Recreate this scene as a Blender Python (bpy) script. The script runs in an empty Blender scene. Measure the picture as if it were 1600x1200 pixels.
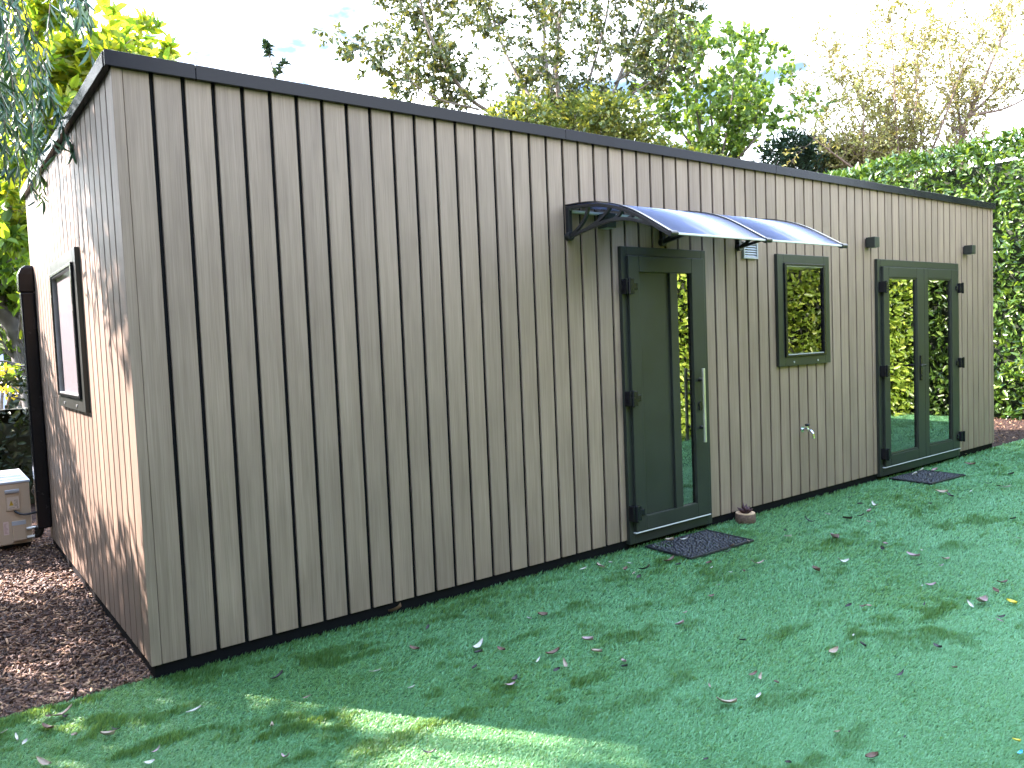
import bpy, bmesh, math, random
import numpy as np
from mathutils import Vector, Matrix

random.seed(7)
rng = np.random.default_rng(11)
scene = bpy.context.scene
COL = scene.collection
R = math.radians
GZ = -0.08                       # ground level; z = 0 is the lower edge of the cladding

# ------------------------------------------------------------------ camera
F = 1218.55
CR, CU, CF = Vector((.79433, -.60604, -.04120)), Vector((.06680, .01976, .99757)), Vector((.60383, .79519, -.05618))
CP = Vector((-.7748, -3.8759, 1.4474))
CF.normalize(); CR = (CR - CF * CR.dot(CF)).normalized(); CU = CR.cross(CF)
CU = -CU if CU.z < 0 else CU
cd = bpy.data.cameras.new("camera"); cam = bpy.data.objects.new("camera", cd); COL.objects.link(cam)
cam.matrix_world = Matrix(((CR.x, CU.x, -CF.x, CP.x), (CR.y, CU.y, -CF.y, CP.y), (CR.z, CU.z, -CF.z, CP.z), (0, 0, 0, 1)))
cd.sensor_width = 36; cd.lens = F / 1600 * 36; cd.clip_end = 500; cd.clip_start = .05
scene.camera = cam

def ray(px, py):
    return CF + CR * ((px - 800) / F) - CU * ((py - 600) / F)
def at(px, py, depth):
    return CP + ray(px, py) * depth
def ground(px, py, z=GZ):
    d = ray(px, py); t = (z - CP.z) / d.z
    return CP + d * t

# ------------------------------------------------------------------ helpers
def tag(o, label=None, cat=None, group=None, kind=None):
    if label: o['label'] = label
    if cat: o['category'] = cat
    if group: o['group'] = group
    if kind: o['kind'] = kind
    return o

def empty(name, loc, label, cat, group=None, rz=0):
    o = bpy.data.objects.new(name, None); COL.objects.link(o)
    o.location = loc; o.rotation_euler = (0, 0, rz); o.empty_display_size = .1
    return tag(o, label, cat, group)

def link(name, me, m=None, parent=None, smooth=False):
    if m: me.materials.append(m)
    if smooth: me.polygons.foreach_set('use_smooth', [True] * len(me.polygons))
    o = bpy.data.objects.new(name, me); COL.objects.link(o)
    if parent: o.parent = parent
    return o

def basis(d):
    d = Vector(d).normalized()
    a = Vector((0, 0, 1)) if abs(d.z) < .9 else Vector((1, 0, 0))
    u = d.cross(a).normalized(); return u, d.cross(u).normalized()

FRONT = lambda u, v, w: (u, -w, v)          # u along +X, v up, w outwards
LEFT = lambda u, v, w: (-w, u, v)           # u along +Y, v up, w outwards
IDENT = lambda x, y, z: (x, y, z)

class MB:
    def __init__(s, tf=IDENT):
        s.v = []; s.f = []; s.a = []; s.tf = tf; s.val = 0.
    def add(s, vs, fs):
        n = len(s.v)
        s.v += [s.tf(*p) for p in vs]; s.f += [tuple(i + n for i in f) for f in fs]; s.a += [s.val] * len(vs)
    def box(s, a, b, c, d, e, f):          # u0,u1,v0,v1,w0,w1 in the order of tf
        x0, x1 = min(a, b), max(a, b); y0, y1 = min(c, d), max(c, d); z0, z1 = min(e, f), max(e, f)
        s.add([(x0, y0, z0), (x1, y0, z0), (x1, y1, z0), (x0, y1, z0), (x0, y0, z1), (x1, y0, z1), (x1, y1, z1), (x0, y1, z1)],
              [(0, 3, 2, 1), (4, 5, 6, 7), (0, 1, 5, 4), (1, 2, 6, 5), (2, 3, 7, 6), (3, 0, 4, 7)])
    def frame(s, u0, u1, v0, v1, t, w0, w1, tb=None, tt=None):
        tb = t if tb is None else tb; tt = t if tt is None else tt
        s.box(u0, u0 + t, v0, v1, w0, w1); s.box(u1 - t, u1, v0, v1, w0, w1)
        s.box(u0 + t, u1 - t, v0, v0 + tb, w0, w1); s.box(u0 + t, u1 - t, v1 - tt, v1, w0, w1)
    def tube(s, pts, r, n=10, cap=True):
        pts = [Vector(p) for p in pts]; rr = r if hasattr(r, '__len__') else [r] * len(pts)
        vs = []; fs = []; u0 = None
        for i, p in enumerate(pts):
            d = (pts[min(i + 1, len(pts) - 1)] - pts[max(i - 1, 0)])
            if d.length < 1e-9: d = Vector((0, 0, 1))
            d.normalize()
            if u0 is None: u, w = basis(d)
            else:
                u = (u0 - d * u0.dot(d)); u = u.normalized() if u.length > 1e-6 else basis(d)[0]; w = d.cross(u)
            u0 = u
            for k in range(n):
                t = 2 * math.pi * k / n
                vs.append(tuple(p + u * math.cos(t) * rr[i] + w * math.sin(t) * rr[i]))
        for i in range(len(pts) - 1):
            for k in range(n):
                k2 = (k + 1) % n
                fs.append((i * n + k, i * n + k2, (i + 1) * n + k2, (i + 1) * n + k))
        if cap:
            fs.append(tuple(range(n))[::-1]); fs.append(tuple((len(pts) - 1) * n + k for k in range(n)))
        s.add(vs, fs)
    def bar(s, p0, p1, w, h, up=(0, 0, 1)):
        p0, p1 = Vector(p0), Vector(p1); d = (p1 - p0).normalized(); u = d.cross(Vector(up)).normalized(); q = u.cross(d)
        vs = [tuple(p + u * a * w / 2 + q * b * h / 2) for p in (p0, p1) for a, b in ((-1, -1), (1, -1), (1, 1), (-1, 1))]
        s.add(vs, [(3, 2, 1, 0), (4, 5, 6, 7), (0, 1, 5, 4), (1, 2, 6, 5), (2, 3, 7, 6), (3, 0, 4, 7)])
    def strip(s, pts, w, h, side=(1, 0, 0)):     # bent rectangular bar along pts, width along side
        pts = [Vector(p) for p in pts]; sd = Vector(side); vs = []; fs = []
        for i, p in enumerate(pts):
            d = (pts[min(i + 1, len(pts) - 1)] - pts[max(i - 1, 0)]).normalized(); q = d.cross(sd).normalized()
            vs += [tuple(p + sd * a * w / 2 + q * b * h / 2) for a, b in ((-1, -1), (1, -1), (1, 1), (-1, 1))]
        for i in range(len(pts) - 1):
            for k in range(4):
                fs.append((i * 4 + k, i * 4 + (k + 1) % 4, i * 4 + 4 + (k + 1) % 4, i * 4 + 4 + k))
        m = 4 * (len(pts) - 1)
        fs += [(3, 2, 1, 0), (m, m + 1, m + 2, m + 3)]
        s.add(vs, fs)
    def lathe(s, c, prof, n=20, axis=(0, 0, 1)):
        c = Vector(c); ax = Vector(axis).normalized(); u, w = basis(ax); vs = []; fs = []
        for r, h in prof:
            for k in range(n):
                t = 2 * math.pi * k / n
                vs.append(tuple(c + ax * h + (u * math.cos(t) + w * math.sin(t)) * max(r, 1e-4)))
        for i in range(len(prof) - 1):
            for k in range(n):
                fs.append((i * n + k, i * n + (k + 1) % n, (i + 1) * n + (k + 1) % n, (i + 1) * n + k))
        fs.append(tuple(range(n))); fs.append(tuple((len(prof) - 1) * n + k for k in range(n)))
        s.add(vs, fs)
    def build(s, name, m, parent=None, bevel=0, smooth=False, attr=False):
        me = bpy.data.meshes.new(name); me.from_pydata(s.v, [], s.f); me.update()
        if attr:
            at_ = me.attributes.new('rnd', 'FLOAT', 'POINT'); at_.data.foreach_set('value', s.a)
        bm = bmesh.new(); bm.from_mesh(me); bmesh.ops.recalc_face_normals(bm, faces=bm.faces[:]); bm.to_mesh(me); bm.free()
        o = link(name, me, m, parent, smooth)
        if bevel:
            b = o.modifiers.new('bevel', 'BEVEL'); b.width = bevel; b.segments = 2; b.limit_method = 'ANGLE'; b.angle_limit = R(50)
        return o

# ------------------------------------------------------------------ materials
def new_mat(name):
    m = bpy.data.materials.new(name); m.use_nodes = True; nt = m.node_tree
    for n in list(nt.nodes): nt.nodes.remove(n)
    out = nt.nodes.new('ShaderNodeOutputMaterial'); p = nt.nodes.new('ShaderNodeBsdfPrincipled')
    nt.links.new(p.outputs[0], out.inputs[0])
    return m, nt, p, out
def N(nt, t, **kw):
    n = nt.nodes.new(t)
    for k, v in kw.items(): setattr(n, k, v)
    return n
def ramp(nt, stops, interp='LINEAR'):
    r = nt.nodes.new('ShaderNodeValToRGB'); r.color_ramp.interpolation = interp; e = r.color_ramp.elements
    while len(e) < len(stops): e.new(.5)
    for i, (p, c) in enumerate(stops):
        e[i].position = p; e[i].color = (*c, 1) if len(c) == 3 else c
    return r
def simple(name, base, rough=.5, metal=0., var=.12, scale=14., bump=0., bscale=200., spec=.5, coat=0.):
    m, nt, p, out = new_mat(name)
    tc = N(nt, 'ShaderNodeTexCoord'); no = N(nt, 'ShaderNodeTexNoise'); no.inputs['Scale'].default_value = scale; no.inputs['Detail'].default_value = 5
    nt.links.new(tc.outputs['Object'], no.inputs['Vector'])
    lo = tuple(c * (1 - var) for c in base); hi = tuple(min(1, c * (1 + var)) for c in base)
    r = ramp(nt, [(.3, lo), (.7, hi)]); nt.links.new(no.outputs['Fac'], r.inputs[0]); nt.links.new(r.outputs[0], p.inputs['Base Color'])
    mr = N(nt, 'ShaderNodeMapRange'); mr.inputs['To Min'].default_value = max(0, rough - .08); mr.inputs['To Max'].default_value = min(1, rough + .08)
    nt.links.new(no.outputs['Fac'], mr.inputs['Value']); nt.links.new(mr.outputs[0], p.inputs['Roughness'])
    p.inputs['Metallic'].default_value = metal; p.inputs['Specular IOR Level'].default_value = spec; p.inputs['Coat Weight'].default_value = coat
    if bump:
        n2 = N(nt, 'ShaderNodeTexNoise'); n2.inputs['Scale'].default_value = bscale; n2.inputs['Detail'].default_value = 3
        nt.links.new(tc.outputs['Object'], n2.inputs['Vector']); b = N(nt, 'ShaderNodeBump'); b.inputs['Strength'].default_value = bump; b.inputs['Distance'].default_value = .003
        nt.links.new(n2.outputs['Fac'], b.inputs['Height']); nt.links.new(b.outputs[0], p.inputs['Normal'])
    return m

def wood_cladding():
    m, nt, p, out = new_mat('composite_cladding')
    tc = N(nt, 'ShaderNodeTexCoord'); a = N(nt, 'ShaderNodeAttribute', attribute_name='rnd')
    sep = N(nt, 'ShaderNodeSeparateXYZ'); nt.links.new(tc.outputs['Object'], sep.inputs[0])
    mul = N(nt, 'ShaderNodeMath', operation='MULTIPLY_ADD'); mul.inputs[1].default_value = 57.; nt.links.new(a.outputs['Fac'], mul.inputs[0]); nt.links.new(sep.outputs['Z'], mul.inputs[2])
    cmb = N(nt, 'ShaderNodeCombineXYZ'); nt.links.new(sep.outputs['X'], cmb.inputs[0]); nt.links.new(sep.outputs['Y'], cmb.inputs[1]); nt.links.new(mul.outputs[0], cmb.inputs[2])
    def noise(sc, scale, det=6, dist=0.):
        mp = N(nt, 'ShaderNodeMapping'); mp.inputs['Scale'].default_value = sc; nt.links.new(cmb.outputs[0], mp.inputs[0])
        n = N(nt, 'ShaderNodeTexNoise'); n.inputs['Scale'].default_value = scale; n.inputs['Detail'].default_value = det; n.inputs['Distortion'].default_value = dist
        nt.links.new(mp.outputs[0], n.inputs['Vector']); return n
    n1 = noise((42, 42, 1.1), 1., 6, .9); n2 = noise((210, 210, 3.2), 1., 6, .6); n3 = noise((5, 5, 1.6), 1., 3)
    r1 = ramp(nt, [(.22, (.186, .134, .100)), (.5, (.218, .160, .120)), (.78, (.250, .188, .143))]); nt.links.new(n1.outputs['Fac'], r1.inputs[0])
    r2 = ramp(nt, [(.3, (.74, .73, .72)), (.52, (.98, .98, .98)), (.7, (1.11, 1.11, 1.11))]); nt.links.new(n2.outputs['Fac'], r2.inputs[0])
    mx = N(nt, 'ShaderNodeMix', data_type='RGBA', blend_type='MULTIPLY'); mx.inputs[0].default_value = .8
    nt.links.new(r1.outputs[0], mx.inputs[6]); nt.links.new(r2.outputs[0], mx.inputs[7])
    r3 = ramp(nt, [(.3, (.88, .87, .86)), (.7, (1.12, 1.12, 1.1))]); nt.links.new(n3.outputs['Fac'], r3.inputs[0])
    mx2 = N(nt, 'ShaderNodeMix', data_type='RGBA', blend_type='MULTIPLY'); mx2.inputs[0].default_value = 1.
    nt.links.new(mx.outputs[2], mx2.inputs[6]); nt.links.new(r3.outputs[0], mx2.inputs[7])
    # each board a slightly different tone
    rb = ramp(nt, [(0, (.92, .92, .925)), (1, (1.09, 1.09, 1.075))]); nt.links.new(a.outputs['Fac'], rb.inputs[0])
    mx3 = N(nt, 'ShaderNodeMix', data_type='RGBA', blend_type='MULTIPLY'); mx3.inputs[0].default_value = 1.
    nt.links.new(mx2.outputs[2], mx3.inputs[6]); nt.links.new(rb.outputs[0], mx3.inputs[7])
    nt.links.new(mx3.outputs[2], p.inputs['Base Color'])
    p.inputs['Roughness'].default_value = .5; p.inputs['Specular IOR Level'].default_value = .35
    b = N(nt, 'ShaderNodeBump'); b.inputs['Strength'].default_value = .25; b.inputs['Distance'].default_value = .002
    nt.links.new(n2.outputs['Fac'], b.inputs['Height']); nt.links.new(b.outputs[0], p.inputs['Normal'])
    return m

def leaf_mat(name, stops, trans=.45, tcol=1.5, rough=.4, spec=.45):
    m, nt, p, out = new_mat(name)
    a = N(nt, 'ShaderNodeAttribute', attribute_name='rnd'); r = ramp(nt, stops); nt.links.new(a.outputs['Fac'], r.inputs[0])
    nt.links.new(r.outputs[0], p.inputs['Base Color']); p.inputs['Roughness'].default_value = rough; p.inputs['Specular IOR Level'].default_value = spec
    tr = N(nt, 'ShaderNodeBsdfTranslucent'); mx = N(nt, 'ShaderNodeMix', data_type='RGBA', blend_type='MULTIPLY'); mx.inputs[0].default_value = 1.
    nt.links.new(r.outputs[0], mx.inputs[6]); mx.inputs[7].default_value = (tcol * 1.35, tcol * 1.25, tcol * .45, 1)
    nt.links.new(mx.outputs[2], tr.inputs[0])
    ms = N(nt, 'ShaderNodeMixShader'); ms.inputs[0].default_value = trans
    nt.links.new(p.outputs[0], ms.inputs[1]); nt.links.new(tr.outputs[0], ms.inputs[2]); nt.links.new(ms.outputs[0], out.inputs[0])
    return m

def glass_mat(name, tint=(.86, .92, .9), ior=1.9, rough=0., wav=0., gcol=(1, 1, 1)):
    m, nt, p, out = new_mat(name); nt.nodes.remove(p)
    t = N(nt, 'ShaderNodeBsdfTransparent'); t.inputs[0].default_value = (*tint, 1)
    g = N(nt, 'ShaderNodeBsdfGlossy'); g.inputs['Roughness'].default_value = rough; g.inputs[0].default_value = (*gcol, 1)
    f = N(nt, 'ShaderNodeFresnel'); f.inputs[0].default_value = ior
    if wav:
        tc = N(nt, 'ShaderNodeTexCoord'); no = N(nt, 'ShaderNodeTexNoise'); no.inputs['Scale'].default_value = 2.2; no.inputs['Detail'].default_value = 1
        nt.links.new(tc.outputs['Object'], no.inputs['Vector']); b = N(nt, 'ShaderNodeBump'); b.inputs['Strength'].default_value = wav; b.inputs['Distance'].default_value = .01
        nt.links.new(no.outputs['Fac'], b.inputs['Height']); nt.links.new(b.outputs[0], g.inputs['Normal'])
    ms = N(nt, 'ShaderNodeMixShader'); nt.links.new(f.outputs[0], ms.inputs[0]); nt.links.new(t.outputs[0], ms.inputs[1]); nt.links.new(g.outputs[0], ms.inputs[2])
    nt.links.new(ms.outputs[0], out.inputs[0]); return m

M = dict(
    clad=wood_cladding(),
    groove=simple('groove_black', (.004, .004, .005), .8, spec=.1),
    trim=simple('black_fascia_metal', (.010, .010, .014), .22, 0, .15, 6, spec=.14),
    frame=simple('anthracite_frame', (.021, .024, .020), .36, 0, .1, 5, spec=.32, bump=.05, bscale=350),
    door=simple('anthracite_door', (.021, .024, .020), .4, 0, .14, 4, spec=.32, bump=.05, bscale=350),
    black=simple('black_plastic', (.012, .012, .013), .4),
    gloss_black=simple('glossy_black_plastic', (.008, .008, .010), .25, spec=.25),
    steel=simple('brushed_steel', (.62, .60, .56), .42, 1., .06, 8),
    chrome=simple('chrome', (.75, .76, .78), .12, 1., .04, 30),
    alu=simple('white_aluminium', (.5, .5, .48), .35, 0., .05, 20),
    seal=simple('window_bead_grey', (.30, .31, .31), .4),
    rubber=simple('black_rubber', (.014, .014, .017), .38, 0, .3, 40, bump=.3, bscale=120),
    ac=simple('cream_painted_steel', (.52, .39, .27), .4, 0, .05, 6),
    ac_top=simple('grey_painted_steel', (.40, .42, .45), .4, 0, .06, 8),
    bark=simple('tree_bark', (.135, .11, .088), .85, 0, .45, 22, bump=.6, bscale=60),
    bark_pale=simple('pale_branch_bark', (.20, .14, .11), .8, 0, .35, 30),
    bark_dark=simple('smooth_grey_bark', (.085, .08, .07), .75, 0, .35, 9, bump=.4, bscale=40),
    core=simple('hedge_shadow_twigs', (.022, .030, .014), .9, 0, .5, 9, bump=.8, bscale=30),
    cut_wood=simple('cut_log_wood', (.52, .34, .20), .7, 0, .15, 60),
    log_bark=simple('log_bark', (.10, .06, .04), .85, 0, .4, 70, bump=.6, bscale=120),
    int_wall=simple('plaster_white', (.52, .52, .5), .8, 0, .03, 4),
    int_floor=simple('pale_floor_board', (.36, .32, .27), .5, 0, .12, 6),
    oak=simple('oak_table_wood', (.33, .2, .11), .5, 0, .2, 12),
    white=simple('white_laminate', (.7, .7, .69), .4, 0, .03, 5),
    blind=simple('pale_blind_fabric', (.105, .092, .102), .8, 0, .05, 90, bump=.3, bscale=400),
    brick=simple('red_brown_brick', (.12, .055, .042), .9, 0, .55, 9, bump=.5, bscale=25),
    blue=simple('pale_blue_render', (.42, .47, .66), .7, 0, .06, 5),
    glass=glass_mat('reflective_double_glazing', (.68, .77, .75), 3.4, 0, .02),
    winglass=glass_mat('window_double_glazing', (.85, .88, .9), 1.8, 0, .03),
    poly=glass_mat('clear_polycarbonate', (.90, .92, .98), 1.65, .6, gcol=(.52, .53, .62)),
    laurel=leaf_mat('laurel_leaf', [(0, (.032, .072, .013)), (.6, (.068, .135, .022)), (1, (.15, .23, .04))], .18, 1.5, .3, .6),
    hedge2=leaf_mat('privet_hedge_leaf', [(0, (.09, .155, .022)), (.6, (.21, .32, .042)), (1, (.38, .46, .075))], .3, 1.5, .35, .5),
    magn=leaf_mat('magnolia_leaf', [(0, (.035, .08, .018)), (.5, (.10, .175, .024)), (1, (.30, .31, .03))], .52, 1.7, .4, .4),
    willow=leaf_mat('willow_leaf', [(0, (.03, .075, .042)), (1, (.065, .135, .06))], .16, 1.2, .35, .5),
    apple=leaf_mat('pear_tree_leaf', [(0, (.035, .06, .022)), (.6, (.075, .10, .03)), (1, (.18, .18, .045))], .2, 1.2, .4, .5),
    ivy=leaf_mat('ivy_leaf', [(0, (.05, .08, .025)), (.5, (.115, .15, .045)), (1, (.30, .29, .07))], .35, 1.3, .4, .5),
    maple=leaf_mat('maple_leaf', [(0, (.04, .085, .02)), (.6, (.10, .18, .035)), (1, (.20, .28, .05))], .32, 1.4, .45, .4),
    yellow=leaf_mat('yellow_autumn_leaf', [(0, (.15, .13, .06)), (.6, (.25, .24, .085)), (1, (.37, .39, .13))], .2, 1.1, .5, .3),
    dark_leaf=leaf_mat('conifer_leaf', [(0, (.015, .035, .022)), (1, (.04, .075, .04))], .15, 1.2, .5, .3),
    dark_hedge=leaf_mat('dark_hedge_leaf', [(0, (.012, .022, .010)), (1, (.035, .055, .02))], .12, 1.2, .4, .4),
    gold=leaf_mat('golden_shrub_leaf', [(0, (.30, .26, .03)), (1, (.60, .50, .05))], .4, 1.2, .5, .3),
)

# ------------------------------------------------------------------ 2D value noise in numpy
def vnoise(x, y, seed=0):
    g = np.random.default_rng(seed).random((256, 256))
    xi = np.floor(x).astype(int); yi = np.floor(y).astype(int); fx = x - xi; fy = y - yi
    fx = fx * fx * (3 - 2 * fx); fy = fy * fy * (3 - 2 * fy)
    a = g[xi % 256, yi % 256]; b = g[(xi + 1) % 256, yi % 256]; c = g[xi % 256, (yi + 1) % 256]; d = g[(xi + 1) % 256, (yi + 1) % 256]
    return (a * (1 - fx) + b * fx) * (1 - fy) + (c * (1 - fx) + d * fx) * fy

def np_mesh(name, verts, loops, nper, rnd=None):
    """verts (n,3); loops flat vertex indices, nper corners per face; one float per vertex in attribute rnd"""
    me = bpy.data.meshes.new(name); nf = len(loops) // nper
    me.vertices.add(len(verts)); me.vertices.foreach_set('co', np.ascontiguousarray(verts, dtype=np.float32).ravel())
    me.loops.add(len(loops)); me.loops.foreach_set('vertex_index', np.ascontiguousarray(loops, dtype=np.int32))
    me.polygons.add(nf); me.polygons.foreach_set('loop_start', np.arange(0, nf * nper, nper, dtype=np.int32))
    try: me.polygons.foreach_set('loop_total', np.full(nf, nper, dtype=np.int32))
    except Exception: pass
    me.update(calc_edges=True)
    if rnd is not None:
        a = me.attributes.new('rnd', 'FLOAT', 'POINT'); a.data.foreach_set('value', np.ascontiguousarray(rnd, dtype=np.float32))
    return me

def unit(a):
    return a / np.maximum(np.linalg.norm(a, axis=1, keepdims=True), 1e-9)

def leaves_mesh(name, pos, d, nrm, length, width, rnd, fold=.25, curl=.15):
    """six-point folded leaves: pos base, d along, nrm face normal"""
    d = unit(d); nrm = unit(nrm - d * np.sum(nrm * d, 1, keepdims=True)); s = np.cross(d, nrm)
    L = np.asarray(length).reshape(-1, 1); W = np.asarray(width).reshape(-1, 1) / 2
    if len(L) == 1: L = np.repeat(L, len(pos), 0)
    if len(W) == 1: W = np.repeat(W, len(pos), 0)
    up = nrm * W * fold * 2; dn = -nrm * L * curl
    v = np.stack([pos, pos + d * L * .3 + s * W * .9 + up, pos + d * L * .68 + s * W * .8 + up + dn * .4, pos + d * L + dn,
                  pos + d * L * .68 - s * W * .8 + up + dn * .4, pos + d * L * .3 - s * W * .9 + up], 1).reshape(-1, 3)
    n = len(pos); base = (np.arange(n) * 6)[:, None]
    loops = (base + np.array([[0, 1, 2, 3, 0, 3, 4, 5]])).ravel()
    return np_mesh(name, v, loops, 4, np.repeat(rnd, 6))

def rand_unit(n):
    return unit(rng.normal(size=(n, 3)))

# ------------------------------------------------------------------ garden cabin
L_, D_, H_ = 9.295, 3.485, 2.8
PITCH, S0, GW = .1386, .164, .0195
cabin = empty('garden_cabin', (0, 0, 0), 'long flat-roofed garden room clad in grey-brown vertical boards', 'garden room')

DOOR = (3.16, 4.02, -.02, 2.04); WIN = (5.0, 5.73, 1.155, 2.05); FD = (6.63, 8.31, -.02, 2.055); SWIN = (1.2, 2.2, 1.155, 2.055)

def boards(name, tf, edges, top, holes, parent):
    mb = MB(tf); c = .0025; dep = .0132
    for (a, b) in edges:
        mb.val = random.random()
        cuts = sorted({a, b, *[h[i] for h in holes for i in (0, 1) if a < h[i] < b]})
        for x0, x1 in zip(cuts, cuts[1:]):
            mid = (x0 + x1) / 2; segs = [(0., top)]
            for h in holes:
                if h[0] < mid < h[1]:
                    ns = []
                    for lo, hi in segs:
                        if h[2] > lo: ns.append((lo, min(hi, h[2])))
                        if h[3] < hi: ns.append((max(lo, h[3]), hi))
                    segs = [q for q in ns if q[1] - q[0] > .002]
            l = c if x0 == a else 0; r = c if x1 == b else 0
            for lo, hi in segs:
                mb.add([(x0, lo, -dep), (x0, lo, -l), (x0 + l, lo, 0), (x1 - r, lo, 0), (x1, lo, -r), (x1, lo, -dep),
                        (x0, hi, -dep), (x0, hi, -l), (x0 + l, hi, 0), (x1 - r, hi, 0), (x1, hi, -r), (x1, hi, -dep)],
                       [(0, 1, 7, 6), (1, 2, 8, 7), (2, 3, 9, 8), (3, 4, 10, 9), (4, 5, 11, 10), (5, 4, 3, 2, 1, 0), (6, 7, 8, 9, 10, 11)])
    return mb.build(name, M['clad'], parent, attr=True)

fe = [(.043, S0 - GW / 2)]
k = 0
while S0 + (k + 1) * PITCH < L_ - .06:
    fe.append((S0 + k * PITCH + GW / 2, S0 + (k + 1) * PITCH - GW / 2)); k += 1
fe.append((S0 + k * PITCH + GW / 2, L_ - .043))
boards('front_cladding', FRONT, fe, 2.74, [DOOR, WIN, FD], cabin)
se = [(.043, .165 - GW / 2)]; k = 0
while .165 + (k + 1) * PITCH < D_ - .03:
    se.append((.165 + k * PITCH + GW / 2, .165 + (k + 1) * PITCH - GW / 2)); k += 1
se.append((.165 + k * PITCH + GW / 2, D_))
boards('side_cladding', LEFT, se, 2.74, [SWIN], cabin)
boards('end_cladding', lambda u, v, w: (L_ + w, u, v), se, 2.74, [], cabin)
boards('rear_cladding', lambda u, v, w: (u, D_ + w + .013, v), fe, 2.74, [], cabin)

def shell(tf, u0, u1, holes, mb, w0, w1, top=2.735):
    us = sorted({u0, u1, *[h[i] for h in holes for i in (0, 1)]})
    for a, b in zip(us, us[1:]):
        mid = (a + b) / 2; segs = [(-.07, top)]
        for h in holes:
            if h[0] < mid < h[1]:
                ns = []
                for lo, hi in segs:
                    if h[2] > lo: ns.append((lo, h[2]))
                    if h[3] < hi: ns.append((h[3], hi))
                segs = ns
        for lo, hi in segs:
            mb.tf = tf; mb.box(a, b, lo, hi, w0, w1)
sh = MB()
shell(FRONT, .0135, L_ - .0135, [DOOR, WIN, FD], sh, -.0135, -.05)
shell(LEFT, .0505, D_ - .0505, [SWIN], sh, -.0135, -.05)
shell(FRONT, .0135, L_ - .0135, [], sh, -D_ + .0005, -D_ + .05)
sh.tf = IDENT; sh.box(L_ - .05, L_ - .0135, .0505, D_ - .0505, -.07, 2.735)
sh.build('wall_membrane', M['groove'], cabin)
# inner lining so the rooms behind the glass are closed and pale
li = MB()
shell(FRONT, .0515, L_ - .0515, [DOOR, WIN, FD], li, -.0515, -.1, 2.6)
shell(LEFT, .101, D_ - .1, [SWIN], li, -.0515, -.1, 2.6)
li.tf = IDENT
li.box(.0515, L_ - .0515, D_ - .09, D_ - .052, -.06, 2.6); li.box(L_ - .1, L_ - .052, .101, D_ - .1, -.06, 2.6)
li.box(4.75, 4.82, .11, D_ - .1, -.06, 2.6); li.box(6.25, 6.32, .11, D_ - .1, -.06, 2.6); li.box(2.7, 2.77, .11, D_ - .1, -.06, 2.6)
li.box(.0515, L_ - .0515, .0515, D_ - .052, 2.601, 2.64)
li.build('inner_lining', M['int_wall'], cabin)
fl = MB(); fl.box(.06, L_ - .06, .055, D_ - .06, -.06, -.01); fl.build('cabin_floor', M['int_floor'], cabin)

# corner trims: L sections standing a little proud
for x0, x1, xs, xe in ((-.004, .041, -.004, .006), (L_ - .041, L_ + .004, L_ - .006, L_ + .004)):
    ct = MB(); ct.val = .4; ct.tf = IDENT
    ct.add([(x0, -.004, 0), (x1, -.004, 0), (x1, .006, 0), (xe if x0 < 1 else xs, .006, 0), (xe if x0 < 1 else xs, .041, 0), (xs if x0 < 1 else xe, .041, 0)] if x0 < 1 else
           [(x0, -.004, 0), (x1, -.004, 0), (x1, .041, 0), (xs, .041, 0), (xs, .006, 0), (x0, .006, 0)], [])
    n_ = len(ct.v)
    if x0 < 1: ct.v = [(x0, -.004, 0), (x1, -.004, 0), (x1, .006, 0), (xe, .006, 0), (xe, .041, 0), (x0, .041, 0)]
    ct.v += [(p[0], p[1], 2.738) for p in ct.v]; ct.a = [.4] * 12
    ct.f = [tuple(range(6)), tuple(range(6, 12))] + [(i, (i + 1) % 6, 6 + (i + 1) % 6, 6 + i) for i in range(6)]
    ct.build('corner_trim', M['clad'], cabin, bevel=.0015, attr=True)
pl = MB()
pl.box(.012, L_ - .012, .016, .03, GZ - .05, -.003); pl.box(.012, .03, .031, D_ - .02, GZ - .05, -.003); pl.box(L_ - .03, L_ - .012, .031, D_ - .02, GZ - .05, -.003)
pl.build('plinth', M['groove'], cabin)
rf = MB(); rf.box(.03, L_ - .03, .03, D_ + .005, 2.70, 2.79)
rf.build('roof', M['groove'], cabin)
joints = [-.032, .356, 2.667, 4.984, 7.384, L_ + .026]
for a, b in zip(joints, joints[1:]):
    f_ = MB(); f_.box(a + .0012, b - .0012, -.03, .0, 2.733, H_ + random.uniform(-.0015, .0015)); f_.box(a + .0012, b - .0012, .0005, .06, 2.7915, 2.797)
    f_.build('fascia', M['trim'], cabin, bevel=.002)
f_ = MB(); f_.box(-.035, -.001, .002, 1.9, 2.733, H_); f_.box(-.0345, -.001, 1.9025, D_ + .02, 2.733, H_ - .001)
f_.box(-.001, .028, .06, D_ + .02, 2.7915, 2.797)
f_.build('fascia', M['trim'], cabin, bevel=.002)
f_ = MB(); f_.box(L_ + .001, L_ + .03, .002, D_ + .02, 2.733, H_); f_.box(-.03, L_ + .03, D_ + .021, D_ + .05, 2.733, H_)
f_.build('fascia', M['trim'], cabin, bevel=.002)

# --- front entrance door
def hinge(parent, x, z, side=1, w=.075, h=.105, y0=.028, y1=.085):
    mb = MB(FRONT); mb.box(x - w / 2, x + w / 2, z - h / 2, z + h / 2, y0, y1); mb.tf = IDENT
    mb.tube([(x - side * .012, -y1 - .004, z - h / 2 - .006), (x - side * .012, -y1 - .004, z + h / 2 + .006)], .011, 10)
    mb.tf = FRONT; mb.box(x + side * w / 2 + .0005, x + side * (w / 2 + .05), z - h * .22, z + h * .22, .0555, .07)
    return mb.build('hinge', M['gloss_black'], parent, bevel=.003)

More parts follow.
